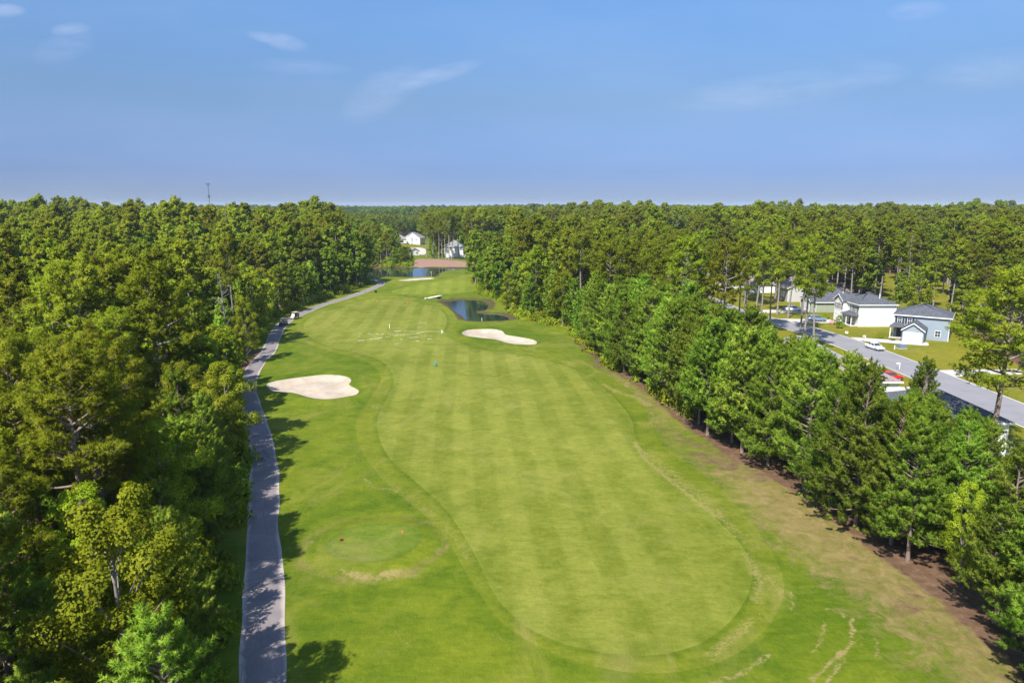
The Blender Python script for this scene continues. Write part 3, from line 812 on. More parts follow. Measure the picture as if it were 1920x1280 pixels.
LODS = {'hi': (9, 11, 0.27, 0.055), 'mid': (5, 8, 0.36, 0.11), 'far': (2, 7, 0.55, 0.30)}
def gen_pine(seed, H, zb, Rr, style, lod):
    rng = np.random.default_rng(seed)
    nt_, K, L, wd = LODS[lod]
    wood = Acc(); crown = Acc()
    # trunk, slightly swept
    zz = np.linspace(0, H * 0.985, 9); sw = rng.uniform(-.25, .25, 2) if style == 'young' else rng.uniform(-.7, .7, 2)
    tr = np.stack([sw[0] * np.sin(zz / H * 2.2), sw[1] * np.sin(zz / H * 2.6), zz], 1)
    r0 = 0.0115 * H if style == 'young' else 0.0125 * H
    wood.add(*tube_np(tr, r0 * (1 - zz / H) ** .8 * np.where(zz < .5, 1.25, 1) + .02, 7))
    def trunk_at(z): return np.array([np.interp(z, zz, tr[:, 0]), np.interp(z, zz, tr[:, 1]), z])
    PC = []; PR = []; PD = []; PT = []
    if style == 'young':
        z = zb
        while z < H - .35:
            t = (z - zb) / (H - zb)
            for k in range(rng.integers(5, 7)):
                az = rng.uniform(0, 2 * np.pi)
                Lb = Rr * (1 - t) ** .84 * (0.74 + .26 * min(1, t * 5)) * rng.uniform(.72, 1.18) + .25
                el = R(-6 + 62 * t ** 1.3) + rng.normal(0, .10)
                p0 = trunk_at(z + rng.uniform(-.15, .15)); hd = np.array([np.cos(az), np.sin(az), 0])
                sp_ = np.linspace(0, 1, 5)[:, None]
                P = p0 + hd * Lb * sp_ * math.cos(el) + np.array([0, 0, 1]) * (Lb * (sp_ * math.sin(el) + .16 * sp_ ** 2))
                if lod != 'far': wood.add(*tube_np(P, (.03 + .012 * Lb) * (1 - sp_[:, 0]) + .008, 4))
                nP = max(2, int(Lb / .46))
                lat = np.array([-hd[1], hd[0], 0])
                for j in range(nP):
                    s_ = .30 + .70 * (j + rng.uniform(.2, .9)) / nP
                    c = p0 + hd * Lb * s_ * math.cos(el) + np.array([0, 0, Lb * (s_ * math.sin(el) + .16 * s_ ** 2)])
                    c = c + lat * rng.uniform(-1, 1) * .34 * Lb * (1.15 - s_) + np.array([0, 0, rng.uniform(0, .18)])
                    PC.append(c); PR.append(rng.uniform(.26, .44)); PD.append(hd * .7 + np.array([0, 0, .9])); PT.append(rng.uniform(.15, .80) + .25 * (s_ - .5))
            z += .46
        for k in range(4):
            PC.append(trunk_at(H - .5 + .15 * k)); PR.append(.18); PD.append(np.array([0, 0, 1.])); PT.append(.6)
    else:
        nb = rng.integers(34, 42)
        for k in range(nb):
            t = ((k + rng.uniform(0, 1)) / nb) ** .85
            z = zb + (H - zb - .6) * t
            az = k * 2.4 + rng.uniform(-.6, .6)
            Lb = Rr * (1.02 - .72 * t ** 2.0) * rng.uniform(.55, 1.2) * (.75 + .25 * min(1, t * 4))
            el = R(2 + 46 * t ** 1.2) + rng.normal(0, .18)
            p0 = trunk_at(z); hd = np.array([np.cos(az), np.sin(az), 0]); lat = np.array([-hd[1], hd[0], 0])
            bend = rng.uniform(-.25, .25)
            sp_ = np.linspace(0, 1, 6)[:, None]
            P = p0 + hd * Lb * sp_ * math.cos(el) + lat * (bend * Lb * sp_ ** 2) + np.array([0, 0, 1]) * (Lb * (sp_ * math.sin(el) + .18 * sp_ ** 2))
            if lod != 'far' or k % 2 == 0: wood.add(*tube_np(P, (.045 + .014 * Lb) * (1 - sp_[:, 0]) + .015, 5))
            nP = max(4, int(Lb * 4.4))
            for j in range(nP):
                s_ = .38 + .66 * rng.uniform(0, 1) ** .8
                c = p0 + hd * Lb * s_ * math.cos(el) + lat * (bend * Lb * s_ ** 2) + np.array([0, 0, Lb * (s_ * math.sin(el) + .18 * s_ ** 2)])
                c = c + lat * rng.normal(0, .30) * Lb * (1.25 - s_) + np.array([0, 0, rng.uniform(-.1, .5)])
                PC.append(c); PR.append(rng.uniform(.36, .64)); PD.append(hd * .35 + np.array([0, 0, 1.0])); PT.append(rng.uniform(.15, .85))
                if lod == 'hi' and j % 3 == 0:
                    q = P[3]; wood.add(*tube_np(np.array([q, (q + c) / 2 + [0, 0, -.1], c]), [.03, .02, .01], 4))
        for k in range(rng.integers(2, 6)):     # bare dead stubs below the crown
            z = zb * rng.uniform(.6, 1.0); az = rng.uniform(0, 6.28); p0 = trunk_at(z); l = rng.uniform(.6, 2.2)
            wood.add(*tube_np(np.array([p0, p0 + [l * math.cos(az), l * math.sin(az), .1 * l]]), [.04, .015], 4))
        for k in range(7):
            PC.append(trunk_at(H - .3) + rng.normal(0, .4, 3) * [1, 1, .5]); PR.append(.4); PD.append(np.array([0, 0, 1.])); PT.append(.6)
    PC = np.array(PC); PR = np.array(PR); PD = unit(np.array(PD)); PT = np.array(PT)
    n = len(PC)
    if style == 'young':
        # every shoot is an upright bottle brush of needles
        m = {'hi': 14, 'mid': 8, 'far': 2}[lod]
        ax = unit(PD + rng.normal(0, .28, (n, 3)))
        ln = PR * 2.6
        s_ = np.linspace(0, 1, m)[None, :, None] if m > 2 else np.array([.15, .7])[None, :, None]
        rad = unit(np.cross(ax[:, None, :], rng.normal(0, 1, (n, m, 3))))
        P = PC[:, None, :] + ax[:, None, :] * ln[:, None, None] * s_ + rad * .05
        d = rad * (1.15 - .75 * s_) + ax[:, None, :] * (.35 + .7 * s_)
        Ln = L * 1.0; spr = .55
    else:
        m = {'hi': 14, 'mid': 8, 'far': 3}[lod]
        d = unit(rng.normal(0, 1, (n, m, 3)) + PD[:, None, :] * .85)
        P = PC[:, None, :] + d * PR[:, None, None] * rng.uniform(.35, 1.0, (n, m, 1)) * np.array([1.15, 1.15, .8])
        d = d + PD[:, None, :] * .4
        Ln = L; spr = .7
    tz = np.repeat(PT, m) + rng.normal(0, .05, n * m)
    nn = unit(d).reshape(-1, 3) * .8 + np.array([0, 0, .35])
    crown.add(*needles(P.reshape(-1, 3), d.reshape(-1, 3), tz, Ln, wd, K, rng, spr, nn))
    return wood.out(), crown.out()
def gen_broad(seed, H, Rr, zb, lod, nl=52, column=False):
    rng = np.random.default_rng(seed)
    per, sz = {'hi': (560, .17), 'mid': (150, .36), 'far': (46, .72)}[lod]
    wood = Acc(); crown = Acc()
    zz = np.linspace(0, H * .82, 7); sw = rng.uniform(-.5, .5, 2)
    tr = np.stack([sw[0] * np.sin(zz / H * 2), sw[1] * np.sin(zz / H * 2.3), zz], 1)
    wood.add(*tube_np(tr, .013 * H * (1 - zz / H) ** .9 + .02, 7))
    C_ = []; RL = []
    Hc = H - zb
    for i in range(nl):
        t = (i + .5) / nl
        zc = zb + Hc * (.06 + .88 * t)
        u_ = (zc - zb) / Hc
        prof = math.sin(math.pi * min(1, max(.05, u_ * .86 + .12))) ** .62 if not column else (1 - u_) ** .5 * .95 + .08
        rr = Rr * prof
        az = i * 2.39996 + rng.uniform(-.5, .5)
        q = rr * rng.uniform(.40, .92)
        C_.append((q * math.cos(az), q * math.sin(az), zc + rng.uniform(-.5, .5))); RL.append(rng.uniform(.62, 1.25) * (.55 + .12 * Rr) * (1 - .35 * u_))
    C_ = np.array(C_); RL = np.array(RL)
    for i in range(0, nl, 2 if lod == 'hi' else 4):
        c = C_[i]; z0 = max(zb * .8, c[2] - np.hypot(c[0], c[1]) * 1.1 - .5); p0 = np.array([np.interp(z0, zz, tr[:, 0]), np.interp(z0, zz, tr[:, 1]), min(z0, zz[-1])])
        if lod != 'far': wood.add(*tube_np(np.array([p0, (p0 + c) / 2 + [0, 0, .3], c]), [.012 * H * (1 - z0 / H) * .6 + .03, .04, .015], 5))
    n = nl
    cnt = per
    d = unit(rng.normal(0, 1, (n, cnt, 3)) + np.array([0, 0, .35]))
    # lumpy lobes: radius varies with direction so the outline is ragged
    ph = rng.uniform(0, 6.28, (n, 1, 3)); fr = rng.uniform(2.2, 4.2, (n, 1, 3))
    lump = 1 + .28 * np.sin(d * fr + ph).sum(-1, keepdims=True) / 1.6
    P = C_[:, None, :] + d * RL[:, None, None] * lump * rng.uniform(.55, 1.08, (n, cnt, 1)) * np.array([1, 1, .85])
    out_ = unit(P - np.array([0, 0, zb + Hc * .4]))
    T = rng.uniform(.2, .7, (n, 1)) + rng.normal(0, .14, (n, cnt))
    crown.add(*leaves(P.reshape(-1, 3), (d * .7 + out_ * .35 + np.array([0, 0, .4])).reshape(-1, 3), T.ravel(), sz, rng))
    return wood.out(), crown.out()

PROTO = {}
def joined_mesh(V, wF, cF, nw, T, wN, cN, barkm, leafm):
    if cF.shape[1] == 3: fs = [wF, cF + nw]
    else: fs = [wF, cF + nw]
    return mesh_np('tree', V, fs, [barkm, leafm], tint=T, midx=[0] * len(wF) + [1] * len(cF), nrm=np.vstack([wN, cN]))
def proto(key, gen, leafm, barkm, joined):
    (wV, wF, _, wN), (cV, cF, cT, cN) = gen
    if joined:
        V = np.vstack([wV, cV]); T = np.concatenate([np.zeros(len(wV)), cT])
        me = joined_mesh(V, wF, cF, len(wV), T, wN, cN, barkm, leafm)
        me.name = 'tree_mesh'
        return me
    tm = mesh_np('trunk', wV, [wF], barkm, smooth=True)
    cm = mesh_np('crown', cV, [cF], leafm, tint=cT, nrm=cN)
    return (tm, cm)
for i in range(4):
    H = [14.5, 15.5, 13.8, 15.0][i]
    PROTO['young', 'hi', i] = (proto('y', gen_pine(10 + i, H, [1.9, 3.0, 1.6, 2.8][i], [4.2, 3.9, 4.4, 4.0][i], 'young', 'hi'), M['needle'], M['bark'], False), H)
for i in range(3):
    H = [14.8, 15.4, 14.0][i]
    PROTO['young', 'mid', i] = (proto('y', gen_pine(20 + i, H, [2.0, 2.8, 3.4][i], [3.9, 3.7, 3.9][i], 'young', 'mid'), M['needle'], M['bark'], False), H)
    PROTO['young', 'far', i] = (proto('y', gen_pine(25 + i, H, 2.4, 3.8, 'young', 'far'), M['needle'], M['bark'], True), H)
    PROTO['mature', 'far', i] = (proto('m', gen_pine(35 + i, 22, 11.5, 4.0, 'mature', 'far'), M['needle_old'], M['bark_grey'], True), 22)
    PROTO['broad', 'far', i] = (proto('b', gen_broad(45 + i, [17, 18, 16][i], [4.4, 3.9, 4.6][i], 3.2, 'far'), M['leaf_mid'], M['bark_grey'], True), [17, 18, 16][i])
for i in range(4):
    H = [21, 23, 19.5, 22][i]
    PROTO['mature', 'hi', i] = (proto('m', gen_pine(30 + i, H, H * [.46, .55, .40, .50][i], [4.6, 4.2, 4.8, 4.0][i], 'mature', 'hi'), M['needle_old'], M['bark'], False), H)
    PROTO['mature', 'mid', i] = (proto('m', gen_pine(50 + i, H, H * [.50, .58, .45, .52][i], [4.4, 4.1, 4.6, 4.0][i], 'mature', 'mid'), M['needle_old'], M['bark_grey'], False), H)
for i in range(3):
    H = [15, 17, 16][i]
    PROTO['broad', 'hi', i] = (proto('b', gen_broad(40 + i, H, [4.2, 3.6, 4.4][i], [2.5, 2.0, 3.0][i], 'hi', 60), M['leaf_light'] if i < 2 else M['leaf'], M['bark_grey'], False), H)
    PROTO['broad', 'mid', i] = (proto('b', gen_broad(60 + i, H, [4.4, 3.9, 4.6][i], [2.6, 2.4, 3.2][i], 'mid', 56), M['leaf'] if i else M['leaf_light'], M['bark_grey'], False), H)
NV = {('young', 'hi'): 4, ('young', 'mid'): 3, ('young', 'far'): 3, ('mature', 'far'): 3, ('broad', 'far'): 3, ('mature', 'hi'): 4, ('mature', 'mid'): 4, ('broad', 'hi'): 3, ('broad', 'mid'): 3}
NAME = {'young': 'pine_tree', 'mature': 'pine_tree', 'broad': 'broadleaf_tree'}
CAT = {'young': 'pine tree', 'mature': 'pine tree', 'broad': 'broadleaf tree'}

SKY_PX = [900, 1000, 1100, 1200, 1300, 1400, 1480, 1560, 1640, 1670, 1710, 1780, 1860, 1920, 2100]
SKY_PY = [430, 460, 490, 515, 552, 590, 634, 662, 692, 733, 733, 750, 792, 845, 880]
def cap_height(x, y, H, slack):
    """no taller than the surveyed top line of the young trees between the hole and the street"""
    dep = y * CP + (CAM_H - 12) * SP
    px = 960 + 1280 * x / dep
    py = np.interp(px, SKY_PX, SKY_PY) + (slack if px < 1600 else max(slack, 3))
    v = (py - 640) / 1280
    return max(5.0, min(H, CAM_H - (SP + v * CP) * dep))
def put_tree(kind, x, y, H, label, group, rng, lod=None, var=None, widen=1.0, rz=None):
    d = math.hypot(x, y)
    if lod is None: lod = 'hi' if d < 85 else 'mid' if d < 210 else 'far'
    i = int(rng.integers(NV[kind, lod])) if var is None else var
    data, H0 = PROTO[kind, lod, i]
    s = H / H0; sw = s * widen if s <= 1 else s ** .8 * widen
    rz = rng.uniform(0, 6.28) if rz is None else rz
    z = gz(x, y) - .05
    if isinstance(data, tuple):
        r = empty(NAME[kind], (x, y, z), rz, label, CAT[kind], group); r.scale = (sw, sw, s)
        for nm, me in (('trunk', data[0]), ('crown', data[1])):
            c = link(bpy.data.objects.new(nm, me)); c.parent = r
    else:
        r = link(bpy.data.objects.new(NAME[kind], data)); r.location = (x, y, z); r.rotation_euler = (0, 0, rz); r.scale = (sw, sw, s)
        tag(r, label, CAT[kind], group)
    return r

rt = np.random.default_rng(99)
placed = []
# --- trees one can pick out, each with its own label
def special(kind, x, y, H, label, **k):
    placed.append((x, y)); return put_tree(kind, x, y, H, label, None, rt, **k)
special('mature', -34, 52, 19.0, 'broad open pine with bare lower branches rising above the young woods by the cart path', lod='hi', var=2, widen=1.15)
special('broad', -19.6, 31.2, 16.6, 'large light green sweetgum low in the corner of the photo beside the path', lod='hi', var=0, widen=.88)
special('broad', -34.5, 42.5, 17.0, 'narrow light green column of a sweetgum at the edge of the photo', lod='hi', var=1, widen=.8)
special('broad', -26.5, 39.0, 13.5, 'pale green sweetgum between the big pine and the cart path', lod='hi', var=1, widen=.95)
special('young', -15.4, 26.4, 12.6, 'small bright pine overhanging the near end of the cart path', lod='hi', var=2, widen=1.0)
special('young', -20.5, 26.0, 9.5, 'short bright pine at the bottom edge of the photo beside the sweetgum', lod='hi', var=0, widen=1.15)
lx, ly = at(465, 682)
special('broad', lx, ly, 13.2, 'dark round tree standing alone in the bare dirt beside the cart path bend', lod='hi', var=2, widen=.80)
tx = at(440, 640)
special('mature', -57.5, 140, 23.5, 'tall thin pine with a bare grey trunk behind the lone roundish tree', lod='mid', var=1, widen=.7)
# loblollies of the housing strip with long bare trunks
lob = [(1183, 527, 190, 'first', .75), (1224, 575, 165, '', .8), (1322, 556, 195, '', .95), (1380, 610, 150, '', .75), (1418, 595, 165, '', 1.0), (1436, 585, 172, '', .8), (1500, 622, None, '', .9)]
lob_lab = ['tall pine with a pale bare trunk deep in the wood beyond the hole', 'tall pine with a long pale bare trunk standing out of the young pines', 'tall wide pine with a bare trunk in front of the white parked cars',
           'thin dark trunked pine in front of the bend of the street', 'tall flat topped pine with a bare trunk among the houses', 'tall pine close behind the flat topped pine among the houses',
           'tall bare trunked pine at the kerb in front of the sage green house']
for (px, py, dp, _, wdn), lb in zip(lob, lob_lab):
    if dp is None:
        x, y = at(px, py)
    else:
        x = (px - 960) / 1280 * dp; y = dp * .97
    topz = CAM_H - (SP + (455 - 640) / 1280 * CP) * (dp or math.hypot(x, y)) * 1.0
    special('mature', x, y, max(19, min(26, topz + rt.uniform(-1, 1))), lb, lod='mid', widen=wdn)
special('mature', 55.5, 75.5, 22.0, 'big open pine with a dark trunk in front of the near white house corner', lod='hi', var=2, widen=1.28)
special('mature', 62.5, 71.5, 20.0, 'pine at the edge of the photo behind the big open pine', lod='hi', var=3, widen=1.0)
special('mature', 128, 235, 27.0, 'very tall pine with a straight pale trunk behind the two storey white house', lod='mid', var=1, widen=.8)
special('young', 47.8, 76.5, 12.4, 'dark narrow topped young pine in front of the red car', lod='hi', var=3, widen=.85)
special('broad', 36.3, 50.6, 8.8, 'yellow green broadleaf tree wedged between the young pines near the corner of the rough', lod='hi', var=0, widen=.72)
for (px, py) in [(823, 487), (829.5, 486), (836, 487.5), (842, 490), (847.5, 489)]:
    x, y = at(px, py)
    placed.append((x, y)); put_tree('mature', x, y, 26 + rt.uniform(-1.5, 1.5), 'bare trunked pine in the clump on the brown bank behind the far pond', 'pines on the bank of the far pond', rt, lod='mid', widen=.8)
for (px, py) in [(861, 484), (800, 482), (808, 480), (884, 487), (893, 485), (905, 489), (915, 486), (815, 478), (852, 478), (812, 474), (828, 474), (843, 472), (822, 466), (898, 478), (912, 474), (926, 480), (835, 462), (868, 466), (882, 470), (856, 466), (920, 470), (900, 466), (814, 484)]:
    x, y = at(px, py)
    placed.append((x, y)); put_tree('mature', x, y, 25 + rt.uniform(-3, 3), 'dense crowned pine beside the bare trunked clump in front of the far houses', 'dense pines in front of the far houses', rt, lod='mid', widen=1.15)
for (px, py, H) in [(812, 484, 13), (846, 470, 16), (905, 480, 15), (893, 490, 12), (820, 470, 18), (917, 484, 16), (826, 478, 16)]:
    x, y = at(px, py); placed.append((x, y))
    put_tree('broad', x, y, H, 'dense broadleaf tree among the pines in front of the far houses', 'broadleaf trees in front of the far houses', rt, lod='mid', widen=1.1)
# grass behind the white house: trees standing singly on the far fairway
for (x, y, k, H) in [(112, 196, 'broad', 12), (121, 214, 'mature', 20), (118, 238, 'broad', 14), (134, 252, 'mature', 22), (146, 246, 'mature', 21), (140, 280, 'broad', 13), (112, 168, 'broad', 14), (118, 182, 'mature', 21), (125, 190, 'broad', 15), (127, 204, 'mature', 18),
                    (109, 158, 'mature', 19), (116, 160, 'broad', 14), (103, 206, 'mature', 20), (158, 300, 'mature', 22), (104, 240, 'mature', 22), (98, 262, 'broad', 15), (132, 226, 'broad', 12)]:
    placed.append((x, y))
    put_tree(k, x, y, H, {'mature': 'tall open pine standing on the grass behind the houses of the street', 'broad': 'bushy broadleaf tree standing on the grass behind the houses of the street'}[k], {'mature': 'pines on the grass behind the street', 'broad': 'broadleaf trees on the grass behind the street'}[k], rt)
# --- open pines between the hole and the street: crowns high, trunks bare, houses show beneath
cand = []
for _ in range(2500):
    dp = rt.uniform(138, 275); x = (rt.uniform(1090, 1590) - 960) / 1280 * dp; y = dp * .985
    if dp > 235 and x > 62: continue
    if abs(x - np.interp(y, road_c[:, 1], road_c[:, 0])) < 7.5: continue
    if any(abs(x - hx_) < 9 and abs(y - hy_) < 10 for hx_, hy_ in ((48, 152), (46.5, 181), (52, 262), (91, 176), (94, 200), (93, 221), (86, 266), (88, 246), (54, 127))): continue
    if x > 78 and y < 214: continue
    if sdf(course, np.array([x]), np.array([y]))[0] < 4: continue
    if all((x - a) ** 2 + (y - b) ** 2 > 6.2 ** 2 for a, b in placed + cand): cand.append((x, y))
for x, y in cand[:46]:
    placed.append((x, y))
    put_tree('mature', x, y, rt.uniform(18.5, 23.5), 'open pine with a bare lower trunk among the houses west of the street', 'open pines among the houses', rt, lod='mid', widen=rt.uniform(.9, 1.15))
for _ in range(400):
    x, y = rt.uniform(106, 165), rt.uniform(165, 320)
    if inside(hood, [x], [y])[0] and all((x - a) ** 2 + (y - b) ** 2 > 8.5 ** 2 for a, b in placed) and rt.uniform() < .5:
        k = 'mature' if rt.uniform() < .6 else 'broad'; placed.append((x, y))
        put_tree(k, x, y, rt.uniform(17, 23) if k == 'mature' else rt.uniform(10, 16), {'mature': 'tall open pine standing on the grass behind the houses of the street', 'broad': 'bushy broadleaf tree standing on the grass behind the houses of the street'}[k], {'mature': 'pines on the grass behind the street', 'broad': 'broadleaf trees on the grass behind the street'}[k], rt)
# --- the row of young pines on the rough's edge
row = smooth_open(xr_pts[1:14], 8)
seg = np.hypot(*np.diff(row, axis=0).T); cum = np.concatenate([[0], np.cumsum(seg)])
def along(s): return np.array([np.interp(s, cum, row[:, 0]), np.interp(s, cum, row[:, 1])])
sites = []
s = 0.0
while s < cum[-1]:
    p = along(s)
    for j in range(4):
        off = 1.6 + j * 4.2 + rt.uniform(-.7, .7)
        q = p + np.array([off * .92, off * .38]) + rt.normal(0, .5, 2)
        if q[1] < 160 and all((q[0] - a) ** 2 + (q[1] - b) ** 2 > 6.0 for a, b in placed[:200]):
            sites.append(('young', q[0], q[1], cap_height(q[0], q[1], (15.0 + rt.normal(0, 1.2)) * (0.95 if j == 0 else 1.05), rt.uniform(-16, 40)), 'row%d' % min(j, 1)))
            placed.append(tuple(q))
    s += 3.9
# --- the woods: jittered grid, thinner with distance
def woods(y0, y1, step, minsep):
    gxx = np.arange(-0.80 * y1 - 30, 0.80 * y1 + 30, step); gyy = np.arange(y0, y1, step)
    A, B = np.meshgrid(gxx, gyy)
    A = A + (np.arange(len(gyy)) % 2)[:, None] * step / 2
    A = A.ravel() + rt.uniform(-.33, .33, A.size) * step; B = B.ravel() + rt.uniform(-.33, .33, B.size) * step
    k = np.abs(A) < 0.78 * B + 26
    A, B = A[k], B[k]
    so = np.minimum.reduce([sdf(course, A, B), sdf(hood, A, B), sdf(far_lawn, A, B)] + [sdf(l, A, B) for l in far_lots])
    k = (so > .3) & (dist_line(road_c, A, B) > 7) & (sdf(pond_far, A, B) > 2.5) & (np.hypot((A - lx + 1) / 5.5, (B - ly - 2) / 15) > 1) & (dist_line(path_c, A, B) > 2.8)
    A, B = A[k], B[k]
    pl = np.array(placed)
    k = np.array([((pl[:, 0] - a) ** 2 + (pl[:, 1] - b) ** 2).min() > minsep ** 2 for a, b in zip(A, B)])
    return A[k], B[k]
edge_all = lambda a, b: float(sdf(course, np.array([a]), np.array([b]))[0])
for (y0, y1, st, ms) in [(22, 150, 4.9, 3.3), (150, 330, 5.9, 4.0), (330, 620, 7.2, 5.0), (620, 1000, 8.5, 6)]:
    A, B = woods(y0, y1, st, ms)
    ed = sdf(course, A, B)
    patch = wav(A, B, 0.05, 31)
    for a, b, e_, pt in zip(A, B, ed, patch):
        u_ = rt.uniform()
        left = a < 0
        if 30 < a < 75 and 150 < b < 340 and rt.uniform() < .35: continue
        if left:
            if b < 150:
                if e_ < 6: k = 'young' if u_ < .62 else 'broad'
                else: k = 'mature' if u_ < .50 + .15 * pt else 'broad' if u_ < .82 else 'young'
            else: k = 'mature' if u_ < .45 + .2 * pt else 'broad'
            if e_ < 10 and b > 150: k = 'broad' if u_ < .8 else 'young'
        else:
            if b < 150: k = 'young' if u_ < .85 else 'mature'
            elif a < 60 and b < 330: k = 'broad' if u_ < .50 - .2 * pt else ('young' if e_ < 14 and u_ < .8 else 'mature' if u_ < .9 else 'young')
            else: k = 'mature' if u_ < .55 + .2 * pt else 'broad'
        if k == 'young': H = rt.uniform(11, 16)
        elif k == 'mature': H = rt.uniform(17, 23)
        else: H = rt.uniform(12, 19)
        if left and e_ < 7 and b < 125: H = min(H, rt.uniform(11.5, 16))
        if left and b < 70: H *= .9
        if not left and b < 175: H = cap_height(a, b, H, rt.uniform(-2, 36))
        if b > 180: H *= 1.08
        if b > 260 and k != 'young': H *= 1.08
        if b > 170: H *= 1 + (.17 if b < 330 else .26) * float(wav(a, b, .03, 55)) + rt.normal(0, .06)
        if left and b > 150: H *= .90
        pxf = 960 + 1280 * a / (b * CP + 8 * SP)
        if 826 < pxf < 975 and 425 < b < 700: H = rt.uniform(25, 29)
        if 640 < pxf < 790 and b > 330: H = min(H, rt.uniform(12, 19))
        if b < 150 and a > 0 and k == 'mature': H = min(H, 18)
        if b > 150 and not left and a < 70 and b < 230: H *= .9
        dep_ = b * CP + (CAM_H - H) * SP; px_ = 960 + 1280 * a / dep_
        if 736 < px_ < 800 and 250 < b < 560:
            H = min(H, CAM_H - (SP + (462 - 640) / 1280 * CP) * dep_)
            if H < 5: continue
        sites.append((k, a, b, H, 'wood'))
        if b < 330: placed.append((a, b))
# who is an individual: the nearest 300 of each kind of tree, the rest is one wood
made = {'pine tree': sum(o.get('category') == 'pine tree' for o in C.objects), 'broadleaf tree': sum(o.get('category') == 'broadleaf tree' for o in C.objects)}
sites.sort(key=lambda q: math.hypot(q[1], q[2]) - (1000 if q[4].startswith('row') else 0))
LAB = {('row0', 'young'): ('young pine in the front rank of the row along the rough', 'front rank of the pine row'),
       ('row1', 'young'): ('young pine standing behind the front rank of the row along the rough', 'back ranks of the pine row'),
       ('L', 'young'): ('small full crowned pine in the woods beside the cart path', 'small pines in the cart path woods'),
       ('L', 'mature'): ('tall open crowned pine in the woods beside the cart path', 'tall pines in the cart path woods'),
       ('L', 'broad'): ('leafy broadleaf tree in the woods beside the cart path', 'broadleaf trees in the cart path woods'),
       ('R', 'young'): ('small full crowned pine in the woods between the hole and the street', 'small pines in the street side woods'),
       ('R', 'mature'): ('tall open crowned pine in the woods between the hole and the street', 'tall pines in the street side woods'),
       ('R', 'broad'): ('leafy broadleaf tree in the woods between the hole and the street', 'broadleaf trees in the street side woods'),
       ('E', 'mature'): ('tall pine in the woods on the far side of the street', 'tall pines across the street'),
       ('E', 'young'): ('small pine in the woods on the far side of the street', 'small pines across the street'),
       ('E', 'broad'): ('broadleaf tree in the woods on the far side of the street', 'broadleaf trees across the street')}
rest = []
for (k, a, b, H, zone) in sites:
    if abs(a) > 0.755 * b + 9 and zone == 'wood':
        rest.append((k, a, b, H)); continue
    if made[CAT[k]] >= 300: rest.append((k, a, b, H)); continue
    made[CAT[k]] += 1
    z_ = zone if zone != 'wood' else ('L' if a < 0 else ('E' if a > 79 and b < 330 else 'R'))
    lb, gr = LAB[z_, k]
    put_tree(k, a, b, H, lb, gr, rt)

# --- the rest of the wood: one object, trees instanced on its points
def scatter(name, P, kinds, rot, scl, protos, label, cat):
    me = bpy.data.meshes.new(name); me.vertices.add(len(P)); me.vertices.foreach_set('co', np.asarray(P, np.float32).ravel())
    for nm, arr, ty in (('pick', kinds, 'INT'), ('turn', rot, 'FLOAT')):
        at_ = me.attributes.new(nm, ty, 'POINT'); at_.data.foreach_set('value', np.asarray(arr, np.int32 if ty == 'INT' else np.float32))
    at_ = me.attributes.new('size', 'FLOAT_VECTOR', 'POINT'); at_.data.foreach_set('vector', np.asarray(scl, np.float32).ravel())
    me.update()
    o = link(bpy.data.objects.new(name, me)); tag(o, label, cat, kind='stuff')
    g = bpy.data.node_groups.new(name, 'GeometryNodeTree')
    g.interface.new_socket('Geometry', in_out='INPUT', socket_type='NodeSocketGeometry')
    g.interface.new_socket('Geometry', in_out='OUTPUT', socket_type='NodeSocketGeometry')
    gi = g.nodes.new('NodeGroupInput'); go = g.nodes.new('NodeGroupOutput'); jn = g.nodes.new('GeometryNodeJoinGeometry')
    na = g.nodes.new('GeometryNodeInputNamedAttribute'); na.data_type = 'INT'; na.inputs[0].default_value = 'pick'
    nr = g.nodes.new('GeometryNodeInputNamedAttribute'); nr.data_type = 'FLOAT'; nr.inputs[0].default_value = 'turn'
    ns = g.nodes.new('GeometryNodeInputNamedAttribute'); ns.data_type = 'FLOAT_VECTOR'; ns.inputs[0].default_value = 'size'
    cx = g.nodes.new('ShaderNodeCombineXYZ'); g.links.new(nr.outputs['Attribute'], cx.inputs[2])
    for i, po in enumerate(protos):
        oi = g.nodes.new('GeometryNodeObjectInfo'); oi.inputs['Object'].default_value = po; oi.inputs['As Instance'].default_value = True
        cmp_ = g.nodes.new('FunctionNodeCompare'); cmp_.data_type = 'INT'; cmp_.operation = 'EQUAL'
        g.links.new(na.outputs['Attribute'], [s_ for s_ in cmp_.inputs if s_.type == 'INT'][0]); [s_ for s_ in cmp_.inputs if s_.type == 'INT'][1].default_value = i
        ip = g.nodes.new('GeometryNodeInstanceOnPoints')
        g.links.new(gi.outputs[0], ip.inputs['Points']); g.links.new(cmp_.outputs[0], ip.inputs['Selection'])
        g.links.new(oi.outputs['Geometry'], ip.inputs['Instance']); g.links.new(cx.outputs[0], ip.inputs['Rotation']); g.links.new(ns.outputs['Attribute'], ip.inputs['Scale'])
        g.links.new(ip.outputs[0], jn.inputs[0])
    g.links.new(jn.outputs[0], go.inputs[0])
    md = o.modifiers.new('scatter', 'NODES'); md.node_group = g
    return o
